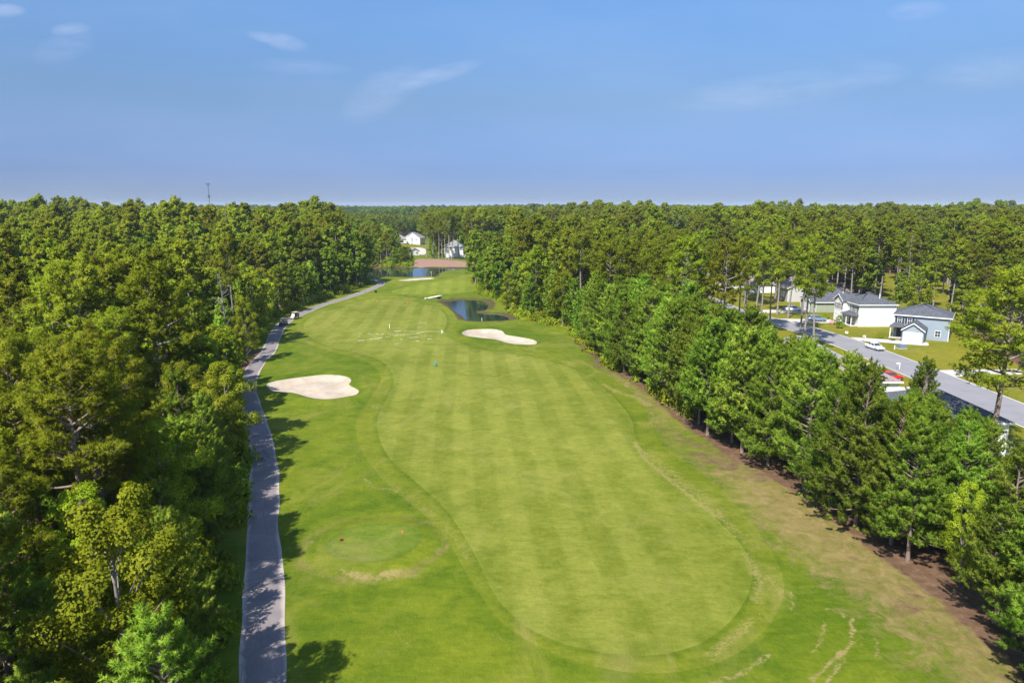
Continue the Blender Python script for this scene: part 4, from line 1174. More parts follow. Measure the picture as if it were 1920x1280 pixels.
# prototypes that the wood repeats are real trees standing in it
keys = [(k, i) for k in ('young', 'mature', 'broad') for i in range(3)]
seen = {}
for (k, a, b, H) in sorted(rest, key=lambda q: -q[2]):
    for i in range(3):
        if (k, i) not in seen and abs(a) < .6 * b:
            seen[(k, i)] = put_tree(k, a, b, H, 'distant tree of the far wood seen as a speck of its canopy', 'specks of the far canopy', rt, lod='far', var=i); break
    if len(seen) == 9: break
protos = [seen[k] for k in keys]
P = np.array([(a, b, 0) for _, a, b, _ in rest]); P[:, 2] = ground_h(P[:, 0], P[:, 1]) - .05
pick = [keys.index((k, int(rt.integers(3)))) for k, *_ in rest]
scl = []
for (k, a, b, H), pk in zip(rest, pick):
    s_ = H / PROTO[k, 'far', pk % 3][1]; scl.append((s_ * 1.02, s_ * 1.02, s_))
scatter('woodland', P, pick, rt.uniform(0, 6.28, len(P)), scl, protos, 'green canopy of the wood that runs on behind the nearer trees', 'woodland')

# --- the forest to the horizon: patches of canopy
def patch_mesh(seed, n=16, size=42):
    rng = np.random.default_rng(seed); V = []; T = []; Fs = []; NNs = []; o_ = 0
    for i in range(n):
        cx_, cy_ = (i % 4 + .5) / 4 * size - size / 2 + rng.uniform(-3, 3), (i // 4 + .5) / 4 * size - size / 2 + rng.uniform(-3, 3)
        Hh = rng.uniform(17, 25); rr = rng.uniform(4.5, 6.5); m_ = 130
        d = unit(rng.normal(0, 1, (m_, 3)) + [0, 0, .5])
        P_ = np.array([cx_, cy_, Hh - rr]) + d * rr * rng.uniform(.7, 1.1, (m_, 1)) * [1, 1, .9]
        tt = np.clip(rng.uniform(.1, .8) + rng.normal(0, .12, m_), 0, 1)
        v, f, t_, n_ = leaves(P_, d + [0, 0, .4], tt, 2.2, rng)
        V.append(v); T.append(t_); NNs.append(n_); Fs.append(f + o_); o_ += len(v)
    return mesh_np('canopy', np.vstack(V), [np.vstack(Fs)], M['leaf_far'], tint=np.concatenate(T), nrm=np.vstack(NNs))
PP = []
y = 1000.0
while y < 9000:
    st = 36 if y < 2500 else 46 if y < 5000 else 70
    for x in np.arange(-.80 * y, .80 * y, st):
        PP.append((x + rt.uniform(-8, 8), y + rt.uniform(-8, 8), st / 38.0))
    y += st
PP = np.array(PP)
Pz = np.stack([PP[:, 0], PP[:, 1], ground_h(PP[:, 0], PP[:, 1]) + 4.0 * wav(PP[:, 0], PP[:, 1], .012, 77)], 1)
pat = []
for i in range(3):
    po = link(bpy.data.objects.new('woodland', patch_mesh(80 + i))); po.location = (-300 + 300 * i, 985, gz(-300 + 300 * i, 985))
    tag(po, 'hazy canopy patch at the near edge of the horizon forest', 'woodland', 'horizon forest', kind='stuff'); pat.append(po)
sc3 = np.stack([PP[:, 2], PP[:, 2], rt.uniform(.8, 1.15, len(PP))], 1)
scatter('far_forest', Pz, rt.integers(0, 3, len(PP)), rt.integers(0, 4, len(PP)) * math.pi / 2, sc3, pat, 'hazy forest reaching to the horizon', 'forest')

# --- undergrowth along the edges of the woods
def bush_mesh(seed, n=420, r=1.0, sz=.26):
    rng = np.random.default_rng(seed)
    d = unit(rng.normal(0, 1, (n, 3)) + [0, 0, .5]); d[:, 2] = np.abs(d[:, 2])
    lump = 1 + .25 * np.sin(d * 4 + rng.uniform(0, 6, 3)).sum(-1, keepdims=True)
    P_ = d * r * lump * rng.uniform(.4, 1.05, (n, 1)) * [1, 1, .95]
    V, F, T, n_ = leaves(P_, d + [0, 0, .4], rng.uniform(.1, .9, n), sz, rng)
    return mesh_np('foliage', V, [F], M['leaf'], tint=T, nrm=n_)
bmesh_ = [bush_mesh(90 + i) for i in range(2)]
pb = []
for i in range(2):
    x, y = [(-20.6, 36.5), (-23.5, 50)][i]
    o = link(bpy.data.objects.new('shrub', bmesh_[i])); o.location = (x, y, gz(x, y)); o.scale = (1.3, 1.3, 1.5)
    tag(o, ['low dark shrub at the foot of the trees by the near path', 'dark shrub under the trees a little farther up the path'][i], 'shrub'); pb.append(o)
UP = []
n_try = 26000
A = rt.uniform(-220, 60, n_try); B = rt.uniform(24, 400, n_try)
ed = sdf(course, A, B)
so = np.minimum(ed, sdf(hood, A, B))
k = (so > .05) & (np.abs(A) < .76 * B + 12) & (dist_line(path_c, A, B) > 2.3) & (np.hypot((A - lx) / 5.5, (B - ly - 2) / 15) > 1) & ((A < 0) | (B > 95)) & ((ed < 14) | (rt.uniform(size=n_try) < .25)) & (sdf(pond_far, A, B) > 1)
A, B, ed = A[k], B[k], ed[k]
P = np.stack([A, B, ground_h(A, B)], 1)
sz = rt.uniform(.6, 1.7, len(A))
scatter('undergrowth', P, rt.integers(0, 2, len(A)), rt.uniform(0, 6.28, len(A)), np.stack([sz, sz, sz * rt.uniform(.8, 1.9, len(A))], 1), pb, 'dark leafy undergrowth along the foot of the woods', 'undergrowth')
print('TREES', made, 'rest', len(rest), 'patches', len(PP), 'under', len(A))
# ------------------------------------------------------------------ houses
def rot_pt(o, v): return v
def roof_mesh(b, x0, x1, y0, y1, z, rise, axis, e0, e1, th=0.16):
    """two slopes with a ridge along axis; e0/e1 = how far each ridge end is pulled in (0 = gable)"""
    if axis == 'y':
        xm = (x0 + x1) / 2; r0 = (xm, y0 + e0, z + rise); r1 = (xm, y1 - e1, z + rise)
        c = [(x0, y0, z), (x1, y0, z), (x1, y1, z), (x0, y1, z)]
        f = [(0, 4, 5, 3), (1, 2, 5, 4), (0, 1, 4), (2, 3, 5)]
    else:
        ym = (y0 + y1) / 2; r0 = (x0 + e0, ym, z + rise); r1 = (x1 - e1, ym, z + rise)
        c = [(x0, y0, z), (x1, y0, z), (x1, y1, z), (x0, y1, z)]
        f = [(0, 1, 5, 4), (2, 3, 4, 5), (3, 0, 4), (1, 2, 5)]
    top = c + [r0, r1]; bot = [(p[0], p[1], p[2] - th) for p in top]
    if e0 == 0: f = [q for i, q in enumerate(f) if i != 2]
    if e1 == 0: f = [q for i, q in enumerate(f) if i != 3]
    F = list(f) + [tuple(i + 6 for i in q)[::-1] for q in f]
    rim = [(0, 1), (1, 2), (2, 3), (3, 0)]
    if e0 == 0:
        rim.remove((0, 1) if axis == 'y' else (3, 0)); rim += ([(0, 4), (4, 1)] if axis == 'y' else [(3, 4), (4, 0)])
    if e1 == 0:
        rim.remove((2, 3) if axis == 'y' else (1, 2)); rim += ([(2, 5), (5, 3)] if axis == 'y' else [(1, 5), (5, 2)])
    F += [(a, b_, b_ + 6, a + 6) for a, b_ in rim]
    b.add(top + bot, F)
def window(parent, side, u, z, ww, wh, off, shut=True):
    """side: 'f' front (-y), 'r' (+x), 'l' (-x), 'b' back; off: wall plane"""
    def place(b, u0, u1, z0, z1, d0, d1):
        if side == 'f': b.box(u0, u1, off - d1, off - d0, z0, z1)
        elif side == 'b': b.box(u0, u1, off + d0, off + d1, z0, z1)
        elif side == 'r': b.box(off + d0, off + d1, u0, u1, z0, z1)
        else: b.box(off - d1, off - d0, u0, u1, z0, z1)
    f = MB(); t = .08
    place(f, u - ww / 2 - t, u - ww / 2, z - t, z + wh + t, .0, .07); place(f, u + ww / 2, u + ww / 2 + t, z - t, z + wh + t, .0, .07)
    place(f, u - ww / 2, u + ww / 2, z + wh, z + wh + t, .0, .068); place(f, u - ww / 2, u + ww / 2, z - t, z, .0, .068)
    place(f, u - ww / 2, u + ww / 2, z + wh / 2 - .03, z + wh / 2 + .03, .012, .06); place(f, u - .02, u + .02, z, z + wh, .012, .05)
    fo = f.build('window', M['trim'], parent)
    g = MB(); place(g, u - ww / 2, u + ww / 2, z, z + wh, .005, .02); g.build('pane', M['glass'], fo)
    if shut:
        for s_ in (-1, 1):
            q = MB(); c = u + s_ * (ww / 2 + t + .22); place(q, c - .2, c + .2, z - .04, z + wh + .04, .0, .045); q.build('shutter', M['shutter'], fo)
def garage(parent, u0, u1, off, h=2.25):
    b = MB(); b.box(u0, u1, off - .05, off - .005, .05, h)
    for k in range(4):
        for j in range(4):
            wj = (u1 - u0) / 4
            b.box(u0 + j * wj + .12, u0 + (j + 1) * wj - .12, off - .075, off - .051, .15 + k * h / 4, .05 + (k + 1) * h / 4 - .1)
    g = b.build('garage_door', M['gdoor'], parent)
    t = MB(); t.box(u0 - .14, u0 - .002, off - .09, off + .0, 0, h + .14); t.box(u1 + .002, u1 + .14, off - .09, off, 0, h + .14); t.box(u0, u1, off - .088, off, h + .003, h + .14)
    t.build('door_frame', M['trim'], g)
def house(x, y, rz, Wd, D, eave, rise, label, wall='w_white', roof='r_dark', axis='y', hip=(1, 1), bays=(), porch=None, wins=(), gars=(), door=None, group=None, chim=None, z=None):
    t = empty('house', (x, y, gz(x, y) + .02 if z is None else z), R(rz), label, 'house', group)
    hw, hd, ov = Wd / 2, D / 2, .42
    wl = MB(); wl.box(-hw, hw, -hd, hd, -.3, eave)
    span = (Wd if axis == 'y' else D) / 2
    for k, e_ in enumerate(hip):
        if e_ == 0:      # gable triangle
            rr = rise * span / (span + ov)
            if axis == 'y':
                yy = -hd if k == 0 else hd; d = .15 if k == 0 else -.15
                wl.add([(-hw, yy, eave), (hw, yy, eave), (0, yy, eave + rr), (-hw, yy + d, eave), (hw, yy + d, eave), (0, yy + d, eave + rr)], [(0, 1, 2), (5, 4, 3), (0, 2, 5, 3), (1, 4, 5, 2), (0, 3, 4, 1)])
            else:
                xx = -hw if k == 0 else hw; d = .15 if k == 0 else -.15
                wl.add([(xx, -hd, eave), (xx, hd, eave), (xx, 0, eave + rr), (xx + d, -hd, eave), (xx + d, hd, eave), (xx + d, 0, eave + rr)], [(0, 1, 2), (5, 4, 3), (0, 2, 5, 3), (1, 4, 5, 2), (0, 3, 4, 1)])
    for (b0, b1, out_, bh, br) in bays:
        wl.box(b0, b1, -hd - out_, -hd - .001, -.3, bh)
        rr = br * ((b1 - b0) / 2) / ((b1 - b0) / 2 + .3); m_ = (b0 + b1) / 2; yy = -hd - out_
        wl.add([(b0, yy, bh), (b1, yy, bh), (m_, yy, bh + rr), (b0, yy + .15, bh), (b1, yy + .15, bh), (m_, yy + .15, bh + rr)], [(0, 1, 2), (5, 4, 3), (0, 2, 5, 3), (1, 4, 5, 2), (0, 3, 4, 1)])
    w_ = wl.build('wall', M[wall], t)
    rb = MB()
    pull = [span + ov if e_ else 0 for e_ in hip]
    roof_mesh(rb, -hw - ov, hw + ov, -hd - ov, hd + ov, eave + .10, rise, axis, pull[0] * .95, pull[1] * .95)
    for (b0, b1, out_, bh, br) in bays:
        back = -hd + ((b1 - b0) / 2 + .3 + 1.2 if bh > eave - .5 else 0)
        roof_mesh(rb, b0 - .3, b1 + .3, -hd - out_ - .35, back, bh + .115, br, 'y', 0, .01)
    ro = rb.build('roof', M[roof], t)
    # fascia and corner boards
    tb = MB(); z0 = eave - .17
    for (a0, a1, c0, c1) in ((-hw - ov - .02, hw + ov + .02, -hd - ov - .05, -hd - ov - .004), (-hw - ov - .02, hw + ov + .02, hd + ov + .004, hd + ov + .05)):
        if (axis == 'x') or (hip[0] if c0 < 0 else hip[1]): tb.box(a0, a1, c0, c1, z0, eave + .06)
    for (a0, a1) in ((-hw - ov - .05, -hw - ov - .004), (hw + ov + .004, hw + ov + .05)):
        if (axis == 'y') or (hip[0] if a0 < 0 else hip[1]): tb.box(a0, a1, -hd - ov, hd + ov, z0, eave + .06)
    for cx_ in (-hw, hw):
        for cy_ in (-hd, hd):
            tb.box(cx_ - .07 if cx_ < 0 else cx_ - .05, cx_ + .05 if cx_ < 0 else cx_ + .07, cy_ - .07 if cy_ < 0 else cy_ - .05, cy_ + .05 if cy_ < 0 else cy_ + .07, 0, eave - .18)
    def rake(yy, xa, xb, zb_, rr):
        m_ = (xa + xb) / 2
        for s0, s1 in (((xa, zb_), (m_, zb_ + rr)), ((xb, zb_), (m_, zb_ + rr))):
            tb.add([(s0[0], yy - .06, s0[1] - .22), (s1[0], yy - .06, s1[1] - .22), (s1[0], yy - .06, s1[1] + .02), (s0[0], yy - .06, s0[1] + .02), (s0[0], yy - .01, s0[1] - .22), (s1[0], yy - .01, s1[1] - .22), (s1[0], yy - .01, s1[1] + .02), (s0[0], yy - .01, s0[1] + .02)],
                   [(0, 1, 2, 3), (7, 6, 5, 4), (0, 4, 5, 1), (3, 2, 6, 7), (0, 3, 7, 4), (1, 5, 6, 2)])
    if axis == 'y' and not hip[0]: rake(-hd - ov, -hw - ov, hw + ov, eave + .10, rise)
    for (b0, b1, out_, bh, br) in bays: rake(-hd - out_ - .35, b0 - .3, b1 + .3, bh + .115, br)
    tb.build('trim', M['trim'], t)
    if porch:
        p0, p1, out_, ph, posts = porch
        pb = MB(); yb = -hd - .01
        pb.add([(p0, yb - out_, ph), (p1, yb - out_, ph), (p1, yb, ph), (p0, yb, ph), (p0 + .8, yb, ph + .75), (p1 - .8, yb, ph + .75), (p0, yb - out_, ph - .14), (p1, yb - out_, ph - .14), (p1, yb, ph - .14), (p0, yb, ph - .14)],
               [(0, 1, 5, 4), (0, 4, 3), (1, 2, 5), (3, 4, 5, 2), (6, 9, 8, 7), (0, 6, 7, 1), (1, 7, 8, 2), (0, 3, 9, 6), (2, 8, 9, 3)])
        pr = pb.build('porch_roof', M[roof], t)
        fl_ = MB(); fl_.box(p0 + .1, p1 - .1, yb - out_ + .1, yb, -.2, .12); fl_.build('porch_floor', M['concrete'], t)
        for px_ in posts:
            q = MB(); q.box(px_ - .09, px_ + .09, yb - out_ + .15, yb - out_ + .33, .12, ph - .14); q.box(px_ - .14, px_ + .14, yb - out_ + .10, yb - out_ + .38, .12, .35); q.build('porch_post', M['trim'], t)
    for wi in wins: window(t, *wi)
    for g_ in gars: garage(t, *g_)
    if door:
        u, off = door
        d = MB(); d.box(u - .47, u + .47, off - .06, off - .004, .14, 2.2); do = d.build('door', M['shutter'], t)
        h_ = MB(); h_.ball((u + .36, off - .09, 1.1), .04, .04, .04, 6, 4); h_.build('handle', M['steel'], do)
    if chim:
        c = MB(); c.box(chim[0] - .09, chim[0] + .09, chim[1] - .09, chim[1] + .09, eave + .3, chim[2]); c.build('vent_pipe', M['trim'], ro)
    return t
# east side of the street, fronts to the west: rz=-90, local +x is the side towards the camera
house(92.6, 176.6, -90, 11, 9.2, 5.6, 2.5, 'bright white two storey house with a charcoal roof and a plain side wall', bays=((-5.5, -.6, 1.2, 5.6, 1.7),),
      porch=(-.55, 5.4, 1.9, 2.75, (.3, 2.4, 5.0)), wins=(('f', -4.2, 3.5, .8, 1.4, -5.8), ('f', -2.0, 3.5, .8, 1.4, -5.8), ('f', 1.6, 3.5, .8, 1.4, -4.6), ('f', 3.9, 3.5, .8, 1.4, -4.6), ('f', 3.3, .8, .9, 1.5, -4.6, False)),
      gars=((-5.1, -1.1, -5.8),), door=(1.2, -4.6), chim=(3, 1.5, 8.0))
house(94.5, 200.5, -90, 10.5, 13.5, 2.9, 3.2, 'low sage green house with a charcoal roof behind the blue car', wall='w_sage', bays=((-.5, 5.25, 1.5, 2.9, 2.2),), gars=((.4, 4.3, -8.25),), wins=(('f', -2.8, .9, 1.0, 1.3, -6.75), ('r', 2.5, .9, .9, 1.2, 5.25, False)), chim=(2.5, 2, 5.6))
house(93.5, 221.5, 0, 10.5, 9, 4.3, 3.2, 'pale grey house with a broad white trimmed gable behind the sage green house', wall='w_grey', roof='r_brown', hip=(0, 0), wins=(('f', 0, 4.4, .9, .9, -4.5, False),), gars=())
house(104, 224, -90, 9, 11, 3.1, 3.0, 'brown roofed house showing just above the sage green house', wall='w_grey', roof='r_brown', axis='x', hip=(1, 1))
house(96.7, 158.4, -35, 11, 9.5, 5.3, 2.4, 'light blue two storey house with a dark roofed garage in front', wall='w_blue', bays=((-3.1, 1.1, 6.2, 2.7, 1.7),), porch=(-6.2, -3.15, 2.4, 2.75, (-5.9,)),
      wins=(('f', -4.4, 3.3, .8, 1.4, -4.75), ('f', -2.4, 3.3, .8, 1.4, -4.75), ('r', 1.5, 3.3, .8, 1.3, 5.5, False), ('f', 3.4, .9, 1.0, 1.3, -4.75, False)), gars=((-2.7, .7, -10.95),), door=(-4.4, -4.75))
# west side of the street, fronts to the east: rz=90, local -x is the side towards the camera
house(53.6, 84.2, 90, 11.5, 12, 4.6, 2.6, 'white house with a dark roof half hidden behind the big open pine', gars=((-4.9, -.6, -6),), wins=(('l', 3.4, 2.9, .8, 1.2, -5.75, False), ('l', -2.2, .9, .8, 1.2, -5.75, False)))
house(54.2, 127.0, 90, 11, 12, 3.0, 2.9, 'house seen only by its blue grey hipped roof above the young pines', wall='w_grey', roof='r_grey', gars=((-4.6, -.4, -6),))
house(54.6, 109.5, 90, 11, 12.5, 3.0, 2.6, 'house with a brownish grey roof at the kerb behind the red car', wall='w_white', roof='r_brown', gars=((-4.6, -.4, -6.25),))
house(48.0, 152.0, 90, 10, 12, 3.0, 2.6, 'house with a pinkish brown roof showing through the thin pines', wall='w_cream', roof='r_brown')
house(46.5, 181.0, 90, 9.5, 10, 3.0, 2.6, 'cream house beside the bend of the street behind the thin pines', wall='w_cream', roof='r_brown')
for (x_, y_, rz_, W_h, D_h, ev, rs, wl_, rf_, lb_, hp) in [
    (88, 246, -90, 11, 11, 3.0, 2.9, 'w_white', 'r_brown', 'white house with a brown roof beyond the pale grey gabled house', (0, 1)),
    (86, 266, -90, 11, 11, 5.2, 2.4, 'w_cream', 'r_grey', 'cream two storey house second beyond the pale grey gabled house', (1, 1)),
    (90, 288, -90, 10, 11, 3.0, 2.8, 'w_white', 'r_dark', 'white house with a dark roof behind the parked white cars', (0, 1)),
    (52, 262, 90, 10, 11, 3.0, 2.6, 'w_grey', 'r_grey', 'grey house across the street from the cream two storey house', (1, 1)),
    (110, 446, -60, 11, 12, 5.2, 2.6, 'w_white', 'r_grey', 'white two storey house glimpsed through a gap of the distant trees', (0, 1)),
    (117, 466, -60, 11, 12, 5.2, 2.8, 'w_white', 'r_grey', 'white house behind the one glimpsed through a gap of the distant trees', (0, 0)),
    (101, 588, -30, 13, 12, 7.5, 3.0, 'w_white', 'r_dark', 'speck of a white house high in the far canopy', (0, 1)),
    (-91, 548, 20, 12, 12, 3.3, 4.0, 'w_white', 'r_grey', 'distant house with a lilac grey roof and a small white gable', (1, 1)),
    (-78, 556, -15, 13, 12, 4.8, 4.4, 'w_white', 'r_grey', 'distant gabled white house beside the one with the small gable', (0, 1)),
    (-34.5, 416, 8, 12, 12, 6.4, 3.6, 'w_white', 'r_grey', 'white two storey house standing behind the bare trunked clump of pines', (1, 1)),
    (-25.0, 409, 8, 7.5, 9, 3.2, 2.8, 'w_white', 'r_grey', 'low white gabled wing with a blue grey roof beyond the far pond', (0, 1)),
    (-14.0, 414, 0, 9, 8, 3.0, 2.4, 'w_blue', 'r_grey', 'low blue house beside the white gabled wing beyond the far pond', (1, 1)),
    (-62, 430, 30, 6, 6, 2.8, 1.8, 'w_white', 'r_brown', 'small white outbuilding at the edge of the far pavement', (0, 0))]:
    b_ = ((-W_h / 2 + .3, -.2, 1.2, ev, 1.8),) if ev < 6 and W_h > 9 else ()
    house(x_, y_, rz_, W_h, D_h, ev, rs, lb_, wall=wl_, roof=rf_, hip=hp, bays=b_,
          wins=(('f', W_h / 4, ev - 1.9, 1.0, 1.3, -D_h / 2, False), ('r', -1, ev - 1.9, .9, 1.2, W_h / 2, False), ('l', 1, ev - 1.9, .9, 1.2, -W_h / 2, False)) + ((('f', -W_h / 4, ev - 1.9, 1.0, 1.3, -D_h / 2, False),) if not b_ else ()),
          gars=((-W_h / 2 + .8, -.8, -D_h / 2 - 1.2),) if b_ else ())

# ------------------------------------------------------------------ vehicles
def wheel(t, x, y, r=.33, wd=.22):
    b = MB(); b.tube([(x - wd / 2, y, r), (x + wd / 2, y, r)], r, 16); wo = b.build('wheel', M['tyre'], t, bevel=.02)
    q = MB(); s_ = 1 if x > 0 else -1; q.tube([(x + s_ * (wd / 2 - .01), y, r), (x + s_ * (wd / 2 + .015), y, r)], r * .62, 12); q.build('rim', M['rim'], wo)
def car(x, y, rz, paint, label, suv=False, z=0.06, group=None):
    """front towards -y"""
    t = empty('car', (x, y, gz(x, y) + z), R(rz), label, 'car', group)
    L2 = 2.35; hw = .9
    h = 1.0 if suv else .88
    # lower body: rings along the length, rounded in plan and section
    st = [(-L2, .42, h - .34, .70), (-L2 + .12, .30, h - .22, .82), (-1.6, .26, h - .10, .89), (-.9, .24, h - .01, .91), (.2, .24, h + .02, .92), (1.3, .24, h + .03, .91), (1.9, .26, h + (.03 if suv else .0), .89), (L2 - .1, .32, h - (.0 if suv else .05), .83), (L2, .45, h - .16, .74)]
    rings = []
    for (yy, z0, z1, w_) in st:
        rings.append([(-w_ * .93, yy, z0), (w_ * .93, yy, z0), (w_, yy, z0 + .18), (w_, yy, z1 - .16), (w_ * .93, yy, z1 - .03), (w_ * .6, yy, z1 + .02), (0, yy, z1 + .035), (-w_ * .6, yy, z1 + .02), (-w_ * .93, yy, z1 - .03), (-w_, yy, z1 - .16), (-w_, yy, z0 + .18)])
    MB().loft(rings).build('body', M[paint], t, smooth=True)
    # glasshouse
    if suv: gl = [(-1.15, h - .02, .80), (-.45, 1.50, .68), (.4, 1.56, .69), (1.75, 1.52, .66), (2.2, h + .02, .78)]
    else: gl = [(-1.05, h - .02, .78), (-.25, 1.36, .60), (.35, 1.42, .61), (1.05, 1.36, .58), (1.85, h, .76)]
    g = MB(); n_ = len(gl)
    rg = [[(-w_ - (.14 if 0 < i < n_ - 1 else .0), yy, h - .04), (w_ + (.14 if 0 < i < n_ - 1 else .0), yy, h - .04), (w_, yy, max(zt, h - .03)), (-w_, yy, max(zt, h - .03))] for i, (yy, zt, w_) in enumerate(gl)]
    g.loft(rg); g.build('windows', M['glass'], t)
    ro = MB(); a, b_ = gl[1], gl[-2]; m_ = gl[2]
    ro.loft([[(-q[2] - .015, q[0] + dy, q[1] - .03), (q[2] + .015, q[0] + dy, q[1] - .03), (q[2] - .02, q[0] + dy, q[1] + .035), (-q[2] + .02, q[0] + dy, q[1] + .035)] for q, dy in ((a, 0.02), (m_, 0), (b_, -.02))]); ro.build('roof', M[paint], t, smooth=False)
    pl = MB()
    for s_ in (-1, 1):
        for (ya, za, yb_, zb_, wa, wb) in ((gl[0][0], h - .02, a[0], a[1], gl[0][2] + .02, a[2] + .015), (.38, h - .02, .38, 1.40 if not suv else 1.53, .76, .63 if not suv else .70), (b_[0], b_[1], gl[-1][0], h, b_[2] + .015, gl[-1][2] + .02)):
            pl.tube([(s_ * wa, ya, za), (s_ * wb, yb_, zb_)], .035, 5)
    pl.build('pillars', M[paint], t)
    for s_ in (-1, 1):
        for yy in (-1.42, 1.42): wheel(t, s_ * .80, yy)
        hl = MB(); hl.ball((s_ * .60, -L2 + .06, h - .30), .17, .09, .07, 8, 5); hl.build('headlight', M['lampg'], t)
        tl = MB(); tl.ball((s_ * .64, L2 - .05, h - .16), .17, .07, .08, 8, 5); tl.build('taillight', M['c_red'], t)
        mr = MB(); mr.ball((s_ * 1.0, -.85, h + .04), .09, .06, .06, 6, 4); mr.build('mirror', M[paint], t)
    return t
cx_, cy_ = at(1656, 658)
car(77.6, 143.0, 8, 'c_white', 'white sedan parked at the kerb of the street')
car(81.2, 179.6, 72, 'c_blue', 'slate blue hatchback on the drive of the bright white house', suv=True)
car(66.3, 116.6, 96, 'c_red', 'red car on a drive peeping over the young pines', suv=True)
car(82.3, 197.5, 85, 'c_white', 'white car on the drive of the sage green house', suv=True)
car(79.8, 283.5, 80, 'c_white', 'white car parked before the distant dark roofed white house')
car(80.3, 287.3, 85, 'c_grey', 'silver car parked next to the distant white car')
car(60.0, 221.0, 10, 'c_white', 'white car at the far bend of the street behind the thin pines')

def person(parent_loc, rz, label, shirt, trousers='khaki'):
    """seated golfer, one continuous body grown from a skinned skeleton"""
    J = [(0, .05, .52, .13), (0, .07, .75, .13), (0, .05, .98, .15), (0, .02, 1.10, .06), (0, -.01, 1.20, .085), (0, -.01, 1.31, .095), (0, -.01, 1.40, .05),
         (-.10, 0, .50, .09), (-.12, -.42, .54, .07), (-.12, -.55, .15, .045), (-.12, -.70, .10, .04), (.10, 0, .50, .09), (.12, -.42, .54, .07), (.12, -.55, .15, .045), (.12, -.70, .10, .04),
         (-.20, .04, 1.03, .06), (-.25, -.05, .80, .045), (-.12, -.36, .82, .035), (.20, .04, 1.03, .06), (.25, -.05, .80, .045), (.12, -.36, .82, .035)]
    E = [(0, 1), (1, 2), (2, 3), (3, 4), (4, 5), (5, 6), (0, 7), (7, 8), (8, 9), (9, 10), (0, 11), (11, 12), (12, 13), (13, 14), (2, 15), (15, 16), (16, 17), (2, 18), (18, 19), (19, 20)]
    me = bpy.data.meshes.new('person'); me.from_pydata([j[:3] for j in J], E, [])
    o = link(bpy.data.objects.new('person', me)); o.location = parent_loc; o.rotation_euler = (0, 0, R(rz))
    sk = o.modifiers.new('skin', 'SKIN'); 
    for v, j in zip(me.skin_vertices[0].data, J): v.radius = (j[3], j[3] * .85)
    me.skin_vertices[0].data[0].use_root = True
    ss = o.modifiers.new('sub', 'SUBSURF'); ss.levels = 1; ss.render_levels = 1
    m, t, p = new_mat('person_' + shirt)
    gp = N(t, 'ShaderNodeTexCoord').outputs['Object']; sp = N(t, 'ShaderNodeSeparateXYZ'); t.links.new(gp, sp.inputs[0])
    cs = M[shirt].node_tree.nodes
    scol = {'shirt_red': (.25, .04, .07), 'shirt_blue': (.05, .09, .30)}[shirt]
    c = mix_col(t, math_node(t, 'GREATER_THAN', sp.outputs[2], .60), (.42, .34, .23), scol)
    c = mix_col(t, math_node(t, 'GREATER_THAN', sp.outputs[2], 1.11), c, (.50, .30, .21))
    t.links.new(c, p.inputs['Base Color']); setp(p, .85, .2)
    me.materials.append(m)
    h = MB(); h.ball((0, .02, 1.33), .105, .115, .09, 10, 6); h.box(-.07, .07, -.20, -.08, 1.325, 1.34); h.build('cap', M['stake_w'], o)
    return tag(o, label, 'person')
def golf_cart(x, y, rz, body, label):
    t = empty('golf_cart', (x, y, gz(x, y) + .04), R(rz), label, 'golf cart')
    b = MB(); b.prism([(-1.18, .32), (-1.20, .62), (-1.02, .82), (-.62, .86), (-.55, .38), (.2, .36), (.22, .52), (1.10, .52), (1.18, .42), (1.15, .26), (-1.05, .24)], -.58, .58)
    b.build('body', M[body], t, bevel=.05)
    s_ = MB(); s_.box(-.52, .52, .12, .58, .52, .66); s_.build('seat', M['beige'], t, bevel=.04)
    s_ = MB(); s_.box(-.52, .52, .56, .66, .68, 1.08); s_.build('backrest', M['beige'], t, bevel=.03)
    rf = MB(); rf.box(-.60, .60, -.72, .98, 1.84, 1.92); rf.build('canopy', M['tan'], t, bevel=.035)
    for sx in (-.54, .54):
        for (ya, za, yb_) in ((-.70, .84, -.60), (.92, .5, .86)):
            q = MB(); q.tube([(sx, ya, za), (sx, yb_, 1.84)], .022, 6); q.build('canopy_post', M['black'], t)
        for yy in (-.82, .82): wheel(t, sx * .96, yy, .23, .2)
        hl = MB(); hl.ball((sx * .72, -1.185, .62), .10, .05, .07, 8, 5); hl.build('headlight', M['lampg'], t)
    ws = MB(); ws.add([(-.53, -.72, .88), (.53, -.72, .88), (.53, -.62, 1.5), (-.53, -.62, 1.5), (-.53, -.70, .88), (.53, -.70, .88), (.53, -.60, 1.5), (-.53, -.60, 1.5)], [(0, 1, 2, 3), (7, 6, 5, 4), (0, 4, 5, 1), (1, 5, 6, 2), (2, 6, 7, 3), (3, 7, 4, 0)])
    ws.build('windscreen', M['tan'] if body == 'c_navy' else M['lampg'], t)
    sw = MB(); sw.tube([(-.25, -.60, .82), (-.25, -.38, 1.0)], .02, 6); sw.tube([(-.25 + .17 * math.cos(a), -.38 + .05 * math.sin(a), 1.0 + .16 * math.sin(a)) for a in np.linspace(0, 6.283, 13)], .015, 5, False); sw.build('steering_wheel', M['black'], t)
    bg_ = MB()
    for sx in (-.25, .25): bg_.tube([(sx, .95, .52), (sx, 1.08, 1.25)], .13, 8)
    bg_.build('bag_well', M['black'], t)
    return t
c1 = at(532, 611); c2 = at(553.5, 598.5)
golf_cart(c1[0], c1[1], -20, 'c_navy', 'navy golf cart with a tan canopy coming down the cart path')
golf_cart(c2[0], c2[1], -28, 'beige', 'beige golf cart following the navy one on the cart path')
def seat_at(c, rz, sx):
    a = R(rz); lx_, ly_ = sx, .28
    return (c[0] + lx_ * math.cos(a) - ly_ * math.sin(a), c[1] + lx_ * math.sin(a) + ly_ * math.cos(a), gz(*c) + .17)
